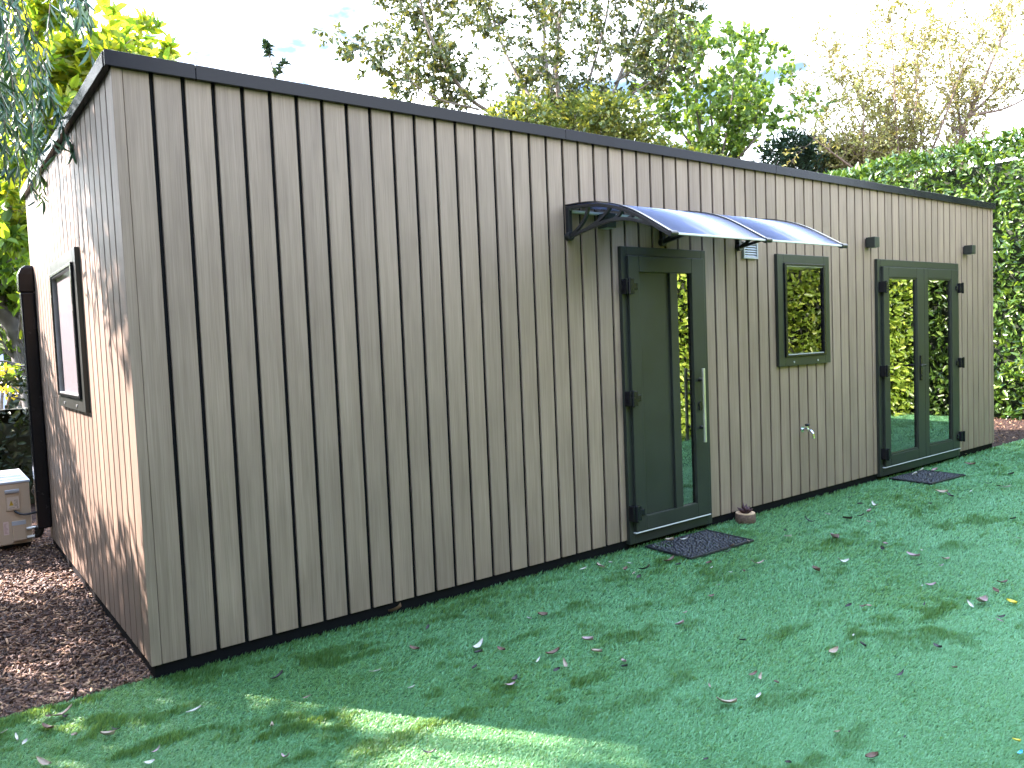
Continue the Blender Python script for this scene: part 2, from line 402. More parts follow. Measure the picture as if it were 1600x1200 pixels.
dr = MB(FRONT); x0, x1, z0, z1 = 3.18, 3.99, .055, 2.0
dr.box(x0, 3.285, z0, z1, 0.0, .055); dr.box(3.845, x1, z0, z1, 0., .055); dr.box(3.605, 3.685, .16, 1.887, 0., .0545)
dr.box(3.285, 3.845, z0, .16, 0., .055); dr.box(3.285, 3.845, 1.887, z1, 0, .055)
door = dr.build('entrance_door', M['door'], cabin, bevel=.004); door['label'] = 'anthracite single door with a narrow glass strip'
pn = MB(FRONT); pn.box(3.2851, 3.6049, .1601, 1.8869, .004, .034); pn.build('panel', M['door'], door)
gp = MB(FRONT); gp.box(3.6851, 3.8449, .1601, 1.8869, .012, .03); gp.build('pane', M['glass'], door)
df = MB(FRONT); df.frame(3.135, 4.04, -.03, 2.065, .052, -.09, .03, .07, .062); df.build('door_frame', M['frame'], door, bevel=.003)
ds = MB(FRONT); ds.box(3.17, 3.995, .0465, .0535, .0305, .0575); ds.build('threshold', M['alu'], door, bevel=.002)
for z in (1.785, 1.005, .195): hinge(door, 3.165, z)
hb = MB(); hb.tube([(3.877, -.115, .625), (3.877, -.115, 1.178)], .0125, 14); hb.build('pull_handle', M['steel'], door, smooth=False, bevel=.0015)
for z in (1.09, .73):
    hs = MB(); hs.tube([(3.905, -.054, z), (3.905, -.062, z), (3.904, -.064, z), (3.877, -.113, z)], [.017, .017, .008, .008], 12); hs.build('handle_standoff', M['black'], door)
lk = MB(); lk.tube([(3.9, -.054, .905), (3.9, -.066, .905)], .02, 16); lk.tube([(3.9, -.054, .875), (3.9, -.0655, .875)], .017, 16); lk.build('lock', M['gloss_black'], door)

# --- front window
def window(tf, u0, u1, v0, v1, g, name, label, glassm, proud=.03):
    fr = MB(tf); gu0, gu1, gv0, gv1 = g
    t = .085
    fr.box(u0, u0 + t, v0, v1, -.06, proud); fr.box(u1 - t, u1, v0, v1, -.06, proud); fr.box(u0 + t, u1 - t, v0, v0 + t - .01, -.06, proud); fr.box(u0 + t, u1 - t, v1 - t + .01, v1, -.06, proud)
    w = fr.build(name, M['frame'], cabin, bevel=.003); w['label'] = label
    sa = MB(tf); sa.frame(u0 + t + .001, u1 - t - .001, v0 + t - .009, v1 - t + .009, gu0 - u0 - t + .002, -.05, proud + .014, gv0 - v0 - t + .01, v1 - gv1 - t + .01)
    sa.build('sash', M['gloss_black'], w, bevel=.003)
    be = MB(tf); be.frame(gu0 - .004, gu1 + .004, gv0 - .004, gv1 + .004, .012, -.02, proud + .006); be.build('glazing_bead', M['seal'] , w)
    pa = MB(tf); pa.box(gu0 + .006, gu1 - .006, gv0 + .006, gv1 - .006, -.018, proud - .004); pa.build('pane', glassm, w)
    for q in (.27, .73):
        cp = MB()
        uu = u0 + (u1 - u0) * q; vv = v0 + .03
        a = Vector(tf(uu, vv, proud - .001)); b = Vector(tf(uu, vv, proud + .005)); cp.tube([a, b], .009, 12); cp.build('screw_cap', M['seal'], w)
    return w
w1 = window(FRONT, 4.97, 5.755, 1.13, 2.075, (5.082, 5.668, 1.222, 1.98), 'front_window', 'small framed window in the front wall', M['winglass'])
bl = MB(FRONT); bl.box(5.09, 5.66, 1.23, 1.975, -.03, -.026); bl.build('veil_panel', simple('veil_grey', (.34, .38, .39), .8, 0, .05, 4), w1)  # grey panel added behind the pane, standing in for the pale reflected veil
w2 = window(LEFT, 1.17, 2.23, 1.13, 2.08, (1.292, 2.112, 1.222, 1.985), 'side_window', 'framed window with a pale blind in the sunlit side wall', glass_mat('side_window_glazing', (.95, .95, .96), 1.03, .08), .025)
bl = MB(LEFT); bl.box(1.3, 2.104, 1.23, 1.977, .0, .006)
bl.build('blind', M['blind'], w2)

# --- french doors
ff = MB(FRONT); ff.frame(6.6, 8.335, -.03, 2.08, .06, -.09, .03, .075, .07)
fdr = ff.build('french_door_frame', M['frame'], cabin, bevel=.003); fdr['label'] = 'anthracite double glazed doors at the far end'
ds = MB(FRONT); ds.box(6.64, 8.29, .052, .0585, .0305, .0575); ds.build('threshold', M['alu'], fdr, bevel=.002)
for (a, b, g0, g1, hs_, hx) in ((6.665, 7.4865, 6.77, 7.335, 1, 6.655), (7.489, 8.275, 7.575, 8.11, -1, 8.285)):
    lf = MB(FRONT); lf.box(a, g0, .06, 2.006, 0, .055); lf.box(g1, b, .06, 2.006, 0, .055); lf.box(g0, g1, .06, .165, 0, .055); lf.box(g0, g1, 1.906, 2.006, 0, .055)
    leaf = lf.build('french_door', M['door'], cabin, bevel=.004)
    pa = MB(FRONT); pa.box(g0 + .0001, g1 - .0001, .1651, 1.9059, .014, .032); pa.build('pane', M['glass'], leaf)
    be = MB(FRONT); be.frame(g0 + .0002, g1 - .0002, .1652, 1.9058, .014, .0325, .047); be.build('glazing_bead', M['frame'], leaf)
    for z in (1.81, 1.0, .19): hinge(leaf, hx, z, hs_)
    if hs_ == 1:
        hd = MB(FRONT); hd.box(7.375, 7.408, .865, 1.12, .0553, .066); hd.tf = IDENT
        hd.tube([(7.3915, -.066, 1.02), (7.3915, -.105, 1.02), (7.38, -.112, 1.02), (7.27, -.112, 1.018)], [.011, .011, .011, .009], 10)
        hd.tube([(7.3915, -.066, .91), (7.3915, -.072, .91)], .011, 12)
        hd.build('lever_handle', M['gloss_black'], leaf, bevel=.002)

# --- things inside, seen faintly through the french doors
tb = empty('side_table', (7.2, 1.35, -.01), 'low wooden table inside the room behind the double doors', 'table')
t_ = MB(); t_.box(-.45, .45, -.3, .3, .42, .46); t_.build('tabletop', M['oak'], tb, bevel=.004)
for sx in (-1, 1):
    for sy in (-1, 1):
        l_ = MB(); l_.box(sx * .4 - .025, sx * .4 + .025, sy * .25 - .025, sy * .25 + .025, 0, .4195); l_.build('leg', M['oak'], tb)
cb = empty('cupboard', (8.45, 1.9, -.01), 'tall white cupboard inside the room behind the right door leaf', 'cupboard')
c_ = MB(); c_.box(-.3, .3, -.25, .25, .0, 1.25); c_.build('carcass', M['white'], cb, bevel=.003)
c_ = MB(); c_.box(-.296, -.002, -.27, -.251, .06, 1.24); c_.build('door', M['white'], cb, bevel=.003)
c_ = MB(); c_.box(.002, .296, -.27, -.251, .06, 1.24); c_.build('door', M['white'], cb, bevel=.003)

# ------------------------------------------------------------------ fittings on the front wall
can = empty('door_canopy', (2.68, 0, 2.06), 'curved clear awning on black brackets above the single door', 'canopy')
PR = [(0.0, 2.306), (-.125, 2.302), (-.27, 2.287), (-.386, 2.261), (-.495, 2.228), (-.573, 2.196), (-.65, 2.158), (-.75, 2.099), (-.885, 2.018)]
def smooth(pts, it=2):
    pts = [Vector(p) for p in pts]
    for _ in range(it):
        q = [pts[0]]
        for a, b in zip(pts, pts[1:]): q += [a * .75 + b * .25, a * .25 + b * .75]
        pts = q + [pts[-1]]
    return pts
def loc3(x, prof, dz=0): return [Vector((x - 2.68, p[0], p[1] - 2.06 + dz)) for p in smooth([(a, b, 0) for a, b in prof], 2)]
for bx in (2.68, 3.58, 4.48):
    br = MB(); x = bx - 2.68
    br.box(x - .016, x + .016, -.03, -.0005, .055, .245)
    br.tube([(x, -.0006, .05), (x, -.034, .05)], .03, 18)
    br.strip(loc3(bx, PR, -.012), .026, .02)
    low = [(-.015, 2.105), (-.146, 2.128), (-.324, 2.156), (-.45, 2.16), (-.56, 2.146), (-.66, 2.115), (-.74, 2.085)]
    br.strip(loc3(bx, low), .024, .02)
    for a in ([(-.02, 2.105), (-.13, 2.16), (-.19, 2.22), (-.21, 2.288)], [(-.16, 2.128), (-.30, 2.17), (-.37, 2.21), (-.41, 2.245)], [(-.42, 2.158), (-.47, 2.175), (-.51, 2.212)], [(-.55, 2.146), (-.585, 2.16), (-.61, 2.168)]):
        br.strip(loc3(bx, a), .02, .02)
    b_ = br.build('bracket', M['black'], can, bevel=.002)
    sc = MB(); sc.tube([(x, -.0345, .05), (x, -.041, .05)], .012, 12); sc.build('screw', M['chrome'], b_)
    sc = MB(); sc.tube([(x, -.0305, .225), (x, -.037, .225)], .01, 12); sc.build('screw', M['chrome'], b_)
    rl = MB(); rl.strip(loc3(bx, PR, .009), .03, .006); rl.build('rail', M['black'], can)
    en = MB(); en.tube([(x - .03, -.895, -.045), (x + .03, -.895, -.045)], .016, 12); en.build('end_clamp', M['black'], can)
for x0, x1 in ((.0005, .8995), (.9005, 1.7995)):
    sh_ = MB(); pr = loc3(2.68, PR); vs = []; fs = []
    for p in pr: vs += [(x0, p.y, p.z), (x1, p.y, p.z), (x0, p.y, p.z + .004), (x1, p.y, p.z + .004)]
    for i in range(len(pr) - 1):
        q = i * 4; fs += [(q, q + 1, q + 5, q + 4), (q + 2, q + 6, q + 7, q + 3), (q, q + 4, q + 6, q + 2), (q + 1, q + 3, q + 7, q + 5)]
    q = (len(pr) - 1) * 4; fs += [(0, 2, 3, 1), (q, q + 1, q + 3, q + 2)]
    sh_.add(vs, fs); sh_.build('sheet', M['poly'], can, smooth=True)
gt = MB(); gt.box(-.01, 1.81, -.9, -.886, -.052, -.039); gt.build('front_rail', M['alu'], can, bevel=.003)
gt = MB(); gt.box(.02, 1.78, -.03, -.001, .205, .222); gt.build('wall_rail', M['alu'], can, bevel=.002)

def lamp(x, z, label):
    o = empty('wall_lamp', (x, 0, z), label, 'lamp', 'cube wall lamps on the front wall')
    b = MB(FRONT); b.box(-.045, .045, -.048, .048, .013, .1); b.build('lamp_body', M['frame'], o, bevel=.003)
    b = MB(FRONT); b.box(-.032, .032, -.036, .036, .0003, .0128); b.build('wall_plate', M['black'], o)
    b = MB(FRONT); b.box(-.03, .03, -.0525, -.0485, .03, .085); b.build('lens', M['seal'], o)
lamp(2.985, 2.222, 'small black cube lamp half hidden under the clear canopy')
lamp(6.47, 2.228, 'small black cube lamp above the left corner of the double doors')
lamp(8.555, 2.235, 'small black cube lamp on the wall right of the double doors')

vt = empty('wall_vent', (4.625, 0, 2.09), 'small louvred extractor vent right of the single door', 'vent')
v_ = MB(FRONT); v_.frame(-.095, .095, -.068, .068, .014, .0004, .024); v_.build('vent_cover', M['seal'], vt, bevel=.002)
v_ = MB()
for i in range(6):
    z = -.05 + i * .0195
    v_.add([(-.08, -.004, z + .016), (.08, -.004, z + .016), (.08, -.02, z), (-.08, -.02, z), (-.08, -.002, z + .014), (.08, -.002, z + .014), (.08, -.018, z - .002), (-.08, -.018, z - .002)],
           [(0, 1, 2, 3), (7, 6, 5, 4), (0, 4, 5, 1), (2, 6, 7, 3), (0, 3, 7, 4), (1, 5, 6, 2)])
v_.build('louvre', M['ac_top'], vt)

tp = empty('garden_tap', (5.33, 0, .565), 'small chrome outdoor tap below the front window', 'tap')
t_ = MB(); t_.tube([(0, -.0004, 0), (0, -.006, 0)], .026, 18); t_.tube([(0, -.006, 0), (0, -.03, 0), (0, -.034, 0), (0, -.062, 0), (0, -.064, .0)], [.011, .011, .016, .016, .011], 14)
t_.tube([(0, -.05, .0), (0, -.085, -.008), (0, -.105, -.03), (0, -.108, -.055)], [.011, .011, .010, .010], 12)
t_.tube([(0, -.108, -.055), (0, -.108, -.072)], .013, 12); t_.tube([(0, -.05, .01), (0, -.05, .03)], .009, 10)
t_.build('spout', M['chrome'], tp)
t_ = MB(); t_.lathe((0, -.05, .03), [(.012, 0), (.02, .004), (.02, .016), (.012, .022)], 14); t_.bar((-.03, -.05, .042), (.03, -.05, .042), .012, .012)
t_.build('handle', M['gloss_black'], tp, bevel=.002)

# ------------------------------------------------------------------ side wall: trunking, condenser, hoses
tk = empty('pipe_trunking', (-.05, 3.36, GZ), 'tall black plastic pipe cover up the sunlit side wall', 'pipe trunking')
a = MB(); a.box(-.05, .0485, -.055, .055, 0.18, 2.06); a.build('channel', M['gloss_black'], tk, bevel=.014)
a = MB(); 
for i, (z, e, y0, y1) in enumerate([(2.061, .004, -.062, .062), (2.12, .004, -.066, .066), (2.2, .002, -.066, .066), (2.245, -.018, -.06, .06), (2.27, -.05, -.045, .045)]):
    a.add([(-.055 - e, y0, z), (.0485, y0, z), (.0485, y1, z), (-.055 - e, y1, z)], [])
for i in range(4):
    for q in range(4): a.f.append((i * 4 + q, i * 4 + (q + 1) % 4, i * 4 + 4 + (q + 1) % 4, i * 4 + 4 + q))
a.f += [(3, 2, 1, 0), (16, 17, 18, 19)]
a.build('end_cap', M['gloss_black'], tk, bevel=.008)

ac = empty('air_conditioner', (-.285, 3.5, GZ), 'cream air conditioning unit standing on the bark mulch', 'air conditioner')
W2 = .163
b = MB(); b.box(-W2, W2, 0, .82, .055, .545); b.build('casing', M['ac'], ac, bevel=.008)
b = MB(); b.box(-W2 - .006, W2 + .006, -.008, .828, .546, .562)
for i in range(1, 5): b.box(-W2 + .02, W2 - .02, i * .165 - .012, i * .165 + .012, .5621, .565)
b.build('top_cover', M['ac_top'], ac, bevel=.005)
b = MB(); b.box(-.005, .092, -.012, -.0003, .33, .5); b.build('wiring_cover', M['ac'], ac, bevel=.004)
b = MB(); b.box(-.008, .09, -.03, -.0125, .476, .5); b.box(-.008, .09, -.02, -.0125, .468, .4758); b.build('grip', M['ac_top'], ac, bevel=.004)
sk = simple('cream_sticker', (.62, .50, .40), .5, 0, .03)
b = MB(); b.box(.004, .084, -.0136, -.0122, .345, .44); s1 = b.build('warning_sticker', sk, ac)
b = MB(); b.add([(.016, -.0142, .372), (.046, -.0142, .372), (.031, -.0142, .415), (.016, -.0137, .372), (.046, -.0137, .372), (.031, -.0137, .415)], [(0, 1, 2), (5, 4, 3), (0, 3, 4, 1), (1, 4, 5, 2), (2, 5, 3, 0)])
b.build('warning_triangle', simple('warning_yellow', (.55, .36, .02), .5), s1)
b = MB()
b.add([(.0335, -.0147, .408), (.0275, -.0147, .391), (.0305, -.0147, .391), (.0285, -.0147, .378), (.035, -.0147, .395), (.0318, -.0147, .395)], [(0, 1, 2, 5), (5, 2, 3, 4)])
for i in range(7):
    for (u0, u1) in ((.052, .06), (.0615, .0665), (.068, .075)): 
        if random.random() < .85: b.box(u0, u1, -.0145, -.0137, .411 - i * .0075, .4138 - i * .0075)
for i in range(9): b.box(.012 + i * .0045, .0152 + i * .0045, -.0145, -.0137, .352, .3555)
b.box(.068, .077, -.0145, -.0137, .351, .358)
b.build('sticker_print', simple('dark_print', (.12, .07, .05), .6), s1)
b = MB(); b.box(-.033, .003, -.0012, -.0002, .14, .245); s2 = b.build('rating_sticker', simple('pink_sticker', (.66, .50, .44), .5, 0, .03), ac)
b = MB()
for i in range(9): b.box(-.028, -.028 + random.uniform(.012, .026), -.0018, -.0013, .152 + i * .0095, .1545 + i * .0095)
b.build('sticker_print', simple('red_print', (.35, .14, .12), .6), s2)
b = MB(); b.box(.022, .118, -.045, -.0003, .085, .245); b.build('valve_cover', M['ac'], ac, bevel=.008)
b = MB(); b.box(.022, .118, -.047, -.0455, .215, .247); b.build('cover_lid', M['ac_top'], ac)
for z in (.10, .17):
    b = MB(); b.tube([(.12, -.02, z), (.185, -.02, z)], .013, 10); b.build('valve', M['steel'], ac)
for y in (.12, .68):
    b = MB(); b.box(-W2 + .01, W2 - .01, y - .03, y + .03, 0, .0545); b.build('foot', M['black'], ac)
ho = MB()
ho.tube(smooth([(-.235, 3.484, .245), (-.2, 3.455, .215), (-.14, 3.45, .21), (-.06, 3.47, .225), (-.04, 3.5, .3)], 2), .009, 8)
for i, (dz, dx) in enumerate(((0, 0), (.03, .012), (.06, .03))):
    ho.tube(smooth([(-.1, 3.48, .02 + dz), (-.07, 3.44, .03 + dz), (-.045 + dx * .3, 3.43, .18 + dz), (-.075 + dx * .3, 3.46, .36 + dz), (-.1 + dx, 3.52, .4 + dz), (-.05, 3.56, .3)], 2), .018, 10)
ho = ho.build('refrigerant_hose', M['black'], None, smooth=True)
tag(ho, 'looped black hoses between the air conditioner and the cabin wall', 'hose')

# ------------------------------------------------------------------ doormats and log pot
def doormat(cx, cy, wx, wy, label, rz):
    o = empty('doormat', (cx, cy, GZ + .012), label, 'doormat', 'black rubber doormats', rz)
    b = MB(); b.box(-wx / 2, wx / 2, -wy / 2, wy / 2, 0, .009); b.frame(-wx / 2, wx / 2, -wy / 2, wy / 2, .016, .0091, .015)
    b.build('mat_base', M['rubber'], o, bevel=.002)
    b = MB(); nx, ny = int(wx / .034), int(wy / .03)
    for i in range(nx):
        for j in range(ny):
            x = -wx / 2 + .03 + (i + .5 * (j % 2)) * (wx - .06) / nx + random.uniform(-.006, .006); y = -wy / 2 + .03 + j * (wy - .06) / (ny - 1) + random.uniform(-.006, .006)
            a_ = random.uniform(.009, .017); c_ = random.uniform(.007, .012); th = random.uniform(0, 3.1); vs = []; n = 8
            for r_, h_ in ((1, .0092), (.85, .015), (.45, .0185)):
                for q in range(n):
                    t = 2 * math.pi * q / n; ux, uy = math.cos(t) * a_ * r_, math.sin(t) * c_ * r_
                    vs.append((x + ux * math.cos(th) - uy * math.sin(th), y + ux * math.sin(th) + uy * math.cos(th), h_))
            fs = [(l * n + q, l * n + (q + 1) % n, l * n + n + (q + 1) % n, l * n + n + q) for l in (0, 1) for q in range(n)] + [tuple(2 * n + q for q in range(n))]
            b.add(vs, fs)
    b.build('pebble_relief', M['rubber'], o, smooth=True)
doormat(3.585, -.275, .67, .43, 'black pebbled rubber doormat on the lawn before the single door', R(-1.5))
doormat(7.03, -.275, .64, .42, 'black pebbled rubber doormat on the lawn before the double doors', R(-3))

lg = empty('log_pot', (4.375, -.09, GZ), 'small hollowed log slice holding a withered dark plant by the wall', 'plant pot')
b = MB(); b.lathe((0, 0, 0), [(.072, .0), (.08, .02), (.078, .075), (.075, .078)], 20); b.build('bark_ring', M['log_bark'], lg, smooth=True)
b = MB(); b.lathe((0, 0, 0), [(.0752, .0785), (.0745, .084), (.048, .084), (.045, .0786)], 20); b.build('cut_rim', M['cut_wood'], lg)
b = MB()
for i in range(16):
    t = random.uniform(0, 6.28); r = random.uniform(0, .035); h = random.uniform(.03, .075); q = random.uniform(.0, .05)
    b.tube([(r * math.cos(t) * .6, r * math.sin(t) * .6, .08), (r * math.cos(t) + q * math.cos(t) * .4, r * math.sin(t) + q * math.sin(t) * .4, .08 + h * .6), (r * math.cos(t) + q * math.cos(t), r * math.sin(t) + q * math.sin(t), .08 + h)], [.009, .013, .003], 6)
b.build('withered_plant', simple('withered_plant', (.055, .02, .025), .7, 0, .5, 60), lg, smooth=True)

# ------------------------------------------------------------------ ground
def ground_mat(name, stops, scale, rough=.9, bump=.6, bs=60, spec=.2):
    m, nt, p, out = new_mat(name); tc = N(nt, 'ShaderNodeTexCoord')
    n1 = N(nt, 'ShaderNodeTexNoise'); n1.inputs['Scale'].default_value = scale; n1.inputs['Detail'].default_value = 8; nt.links.new(tc.outputs['Object'], n1.inputs['Vector'])
    r = ramp(nt, stops); nt.links.new(n1.outputs['Fac'], r.inputs[0]); nt.links.new(r.outputs[0], p.inputs['Base Color']); p.inputs['Roughness'].default_value = rough
    p.inputs['Specular IOR Level'].default_value = spec
    n2 = N(nt, 'ShaderNodeTexNoise'); n2.inputs['Scale'].default_value = bs; n2.inputs['Detail'].default_value = 6; nt.links.new(tc.outputs['Object'], n2.inputs['Vector'])
    b = N(nt, 'ShaderNodeBump'); b.inputs['Strength'].default_value = bump; b.inputs['Distance'].default_value = .02; nt.links.new(n2.outputs['Fac'], b.inputs['Height']); nt.links.new(b.outputs[0], p.inputs['Normal'])
    return m
def sheet(name, x0, x1, y0, y1, z, m):
    me = bpy.data.meshes.new(name); me.from_pydata([(x0, y0, z), (x1, y0, z), (x1, y1, z), (x0, y1, z)], [], [(0, 1, 2, 3)]); return tag(link(name, me, m), kind='structure')
sheet('ground', -150, 150, -150, 150, GZ - .012, ground_mat('soil', [(.3, (.03, .024, .016)), (.7, (.07, .055, .035))], 3))
sheet('mulch_bed', -3, 13, .045, 8, GZ - .006, ground_mat('bark_mulch', [(.3, (.018, .010, .008)), (.55, (.06, .035, .026)), (.75, (.13, .085, .062))], 38, .9, 1., 90))
TURF = [(.3, (.03, .085, .03)), (.7, (.055, .145, .055))]
sheet('lawn', -6, 16, -7, .07, GZ, ground_mat('turf_base', TURF, 40, .8, .8, 150))

# turf pile
def turf():
    n = 560000
    px = rng.uniform(-140, 1740, n * 2); py = rng.uniform(640, 1300, n * 2)
    d = np.array(CF)[None] + np.array(CR)[None] * ((px - 800) / F)[:, None] - np.array(CU)[None] * ((py - 600) / F)[:, None]
    t = (GZ - CP.z) / np.where(d[:, 2] < -.01, d[:, 2], -.01); P = np.array(CP)[None] + d * t[:, None]
    # an even sowing over the whole lawn, also outside the picture
    n2 = 170000; P2 = np.stack([rng.uniform(-1.6, 12.4, n2), rng.uniform(-5.6, .07, n2), np.full(n2, GZ)], 1); t2 = np.maximum(4., np.linalg.norm(P2 - np.array(CP)[None], axis=1))
    P = np.concatenate([P2, P]); t = np.concatenate([t2, t]); d = np.concatenate([np.full((n2, 3), -1.), d]); n += 140000
    edge = .028 + .02 * vnoise(P[:, 0] * 9, P[:, 1] * 0, 5) + np.where(P[:, 0] < 0, .03, 0)
    ok = (d[:, 2] < -.012) & (P[:, 1] < np.where((P[:, 0] > 0) & (P[:, 0] < L_), .012, edge)) & (P[:, 1] > -5.6) & (P[:, 0] < 13.5) & (P[:, 0] > -1.6)
    P = P[ok][:n]; t = t[ok][:n]; n = len(P)
    x, y = P[:, 0], P[:, 1]
    low = vnoise(x * .9 + 3, y * 1.1 + 9, 1) * .6 + vnoise(x * 2.3, y * 2.3, 2) * .4
    pat = vnoise(x * 4.2 + 40, y * 8. + 7, 3) * .5 + vnoise(x * 11 + 3, y * 17, 4) * .3 + vnoise(x * 31, y * 40, 8) * .2
    lush = np.clip((pat - .53) / .2, 0, 1) * np.clip((low - .3) / .25, 0, 1)           # patches where the pile stands up
    wall = np.exp(-np.clip(-y, 0, 9) / .05) * ((x > 0) & (x < L_))
    lush = np.maximum(lush, wall * .8)
    ang = .55 + .9 * vnoise(x * 1.7 + 11, y * 1.7, 6) - 1.9 + rng.normal(0, .75, n)
    lean = rng.uniform(.75, 1.35, n) * (1 - .6 * lush)
    ln = rng.uniform(.012, .023, n) * (1 + .35 * lush) * (1 + .045 * t)
    w = np.maximum(.0022, .00075 * t) * rng.uniform(.8, 1.3, n)
    dirv = np.stack([np.cos(ang) * np.sin(lean), np.sin(ang) * np.sin(lean), np.cos(lean)], 1)
    sv = rng.normal(0, 1, n); s = np.stack([-np.sin(ang + sv * .5), np.cos(ang + sv * .5), rng.normal(0, .2, n)], 1)
    base = P.copy(); base[:, 2] = GZ + .001
    mid = base + dirv * (ln * .55)[:, None] + np.array([0, 0, .004])[None]
    tip = base + dirv * ln[:, None]
    hw = (w / 2)[:, None]
    v = np.stack([base - s * hw, base + s * hw, mid + s * hw * .9, tip, mid - s * hw * .9], 1).reshape(-1, 3)
    b5 = (np.arange(n) * 5)[:, None]
    loops = (b5 + np.array([[0, 1, 2, 4, 4, 2, 3, 3]])).reshape(-1, 8)
    # quads + tip triangles: write the tip as a triangle list
    q = (b5 + np.array([[0, 1, 2, 0, 2, 4, 4, 2, 3]])).ravel()
    c = np.clip(.45 + .22 * rng.normal(size=n) + .25 * (low - .5) - .0 * lush, 0, 1) * .62 + .38 * np.clip(1 - lush, 0, 1)
    me = np_mesh('turf_pile', v, q, 3, np.repeat(c, 5))
    m, nt, p, out = new_mat('artificial_turf')
    a = N(nt, 'ShaderNodeAttribute', attribute_name='rnd')
    r = ramp(nt, [(0, (.048, .140, .032)), (.3, (.092, .235, .080)), (.7, (.155, .39, .185)), (1, (.27, .56, .32))]); nt.links.new(a.outputs['Fac'], r.inputs[0])
    nt.links.new(r.outputs[0], p.inputs['Base Color']); p.inputs['Roughness'].default_value = .42; p.inputs['Specular IOR Level'].default_value = .5
    tr = N(nt, 'ShaderNodeBsdfTranslucent'); ty = N(nt, 'ShaderNodeMix', data_type='RGBA', blend_type='MULTIPLY'); ty.inputs[0].default_value = 1.; ty.inputs[7].default_value = (2.0, 1.2, .5, 1)
    nt.links.new(r.outputs[0], ty.inputs[6]); nt.links.new(ty.outputs[2], tr.inputs[0]); ms = N(nt, 'ShaderNodeMixShader'); ms.inputs[0].default_value = .42
    nt.links.new(p.outputs[0], ms.inputs[1]); nt.links.new(tr.outputs[0], ms.inputs[2]); nt.links.new(ms.outputs[0], out.inputs[0])
    tag(link('turf_pile', me, m), 'short artificial turf pile covering the lawn', 'turf', kind='stuff')
turf()

def chips():
    n = 24000
    x = np.concatenate([rng.uniform(-1.3, .02, n), rng.uniform(9.3, 13, 5000)]); y = np.concatenate([.06 + 4.6 * rng.random(n) ** 1.35, rng.uniform(.12, 4.5, 5000)])
    n = len(x); z = GZ + rng.uniform(0, .018, n)
    d = unit(np.stack([rng.normal(size=n), rng.normal(size=n), rng.normal(0, .28, n)], 1)); up = unit(np.stack([rng.normal(0, .5, n), rng.normal(0, .5, n), np.ones(n)], 1))
    s = unit(np.cross(d, up)); u = np.cross(s, d)
    Lh = (rng.gamma(2.0, .0052, n) + .006)[:, None]; W = rng.uniform(.002, .0065, n)[:, None]; T = rng.uniform(.001, .0035, n)[:, None]
    c = np.stack([x, y, z], 1); tw = rng.uniform(.5, 1.1, n)[:, None]
    v = np.stack([c - d * Lh - s * W - u * T, c + d * Lh - s * W * tw - u * T, c + d * Lh + s * W * tw - u * T, c - d * Lh + s * W - u * T,
                  c - d * Lh - s * W + u * T, c + d * Lh - s * W * tw + u * T, c + d * Lh + s * W * tw + u * T, c - d * Lh + s * W + u * T], 1).reshape(-1, 3)
    b8 = (np.arange(n) * 8)[:, None]
    loops = (b8 + np.array([[4, 5, 6, 7, 0, 1, 5, 4, 1, 2, 6, 5, 2, 3, 7, 6, 3, 0, 4, 7]])).ravel()
    me = np_mesh('bark_chips', v, loops, 4, np.repeat(rng.random(n), 8))
    m, nt, p, out = new_mat('bark_chip')
    a = N(nt, 'ShaderNodeAttribute', attribute_name='rnd'); r = ramp(nt, [(0, (.024, .010, .006)), (.55, (.078, .034, .018)), (.85, (.19, .098, .05)), (1, (.45, .28, .15))])
    nt.links.new(a.outputs['Fac'], r.inputs[0]); nt.links.new(r.outputs[0], p.inputs['Base Color']); p.inputs['Roughness'].default_value = .7
    tag(link('bark_chips', me, m), 'loose brown bark chippings on the bed', 'bark chips', kind='stuff')
chips()

# ------------------------------------------------------------------ trees and hedges
def leafset(name, parent, m, P, D, size, ratio, jit=.35, normal_up=.7, rnd=None, curl=.15):
    n = len(P); d = unit(D + rng.normal(0, jit, (n, 3))); nr = unit(rng.normal(0, 1, (n, 3)) * (1 - normal_up) + np.array([0, 0, normal_up])[None])
    Ls = size * rng.uniform(.65, 1.25, n)
    me = leaves_mesh(name, P, d, nr, Ls, Ls * ratio, rng.random(n) if rnd is None else rnd, curl=curl)
    return link(name, me, m, parent)

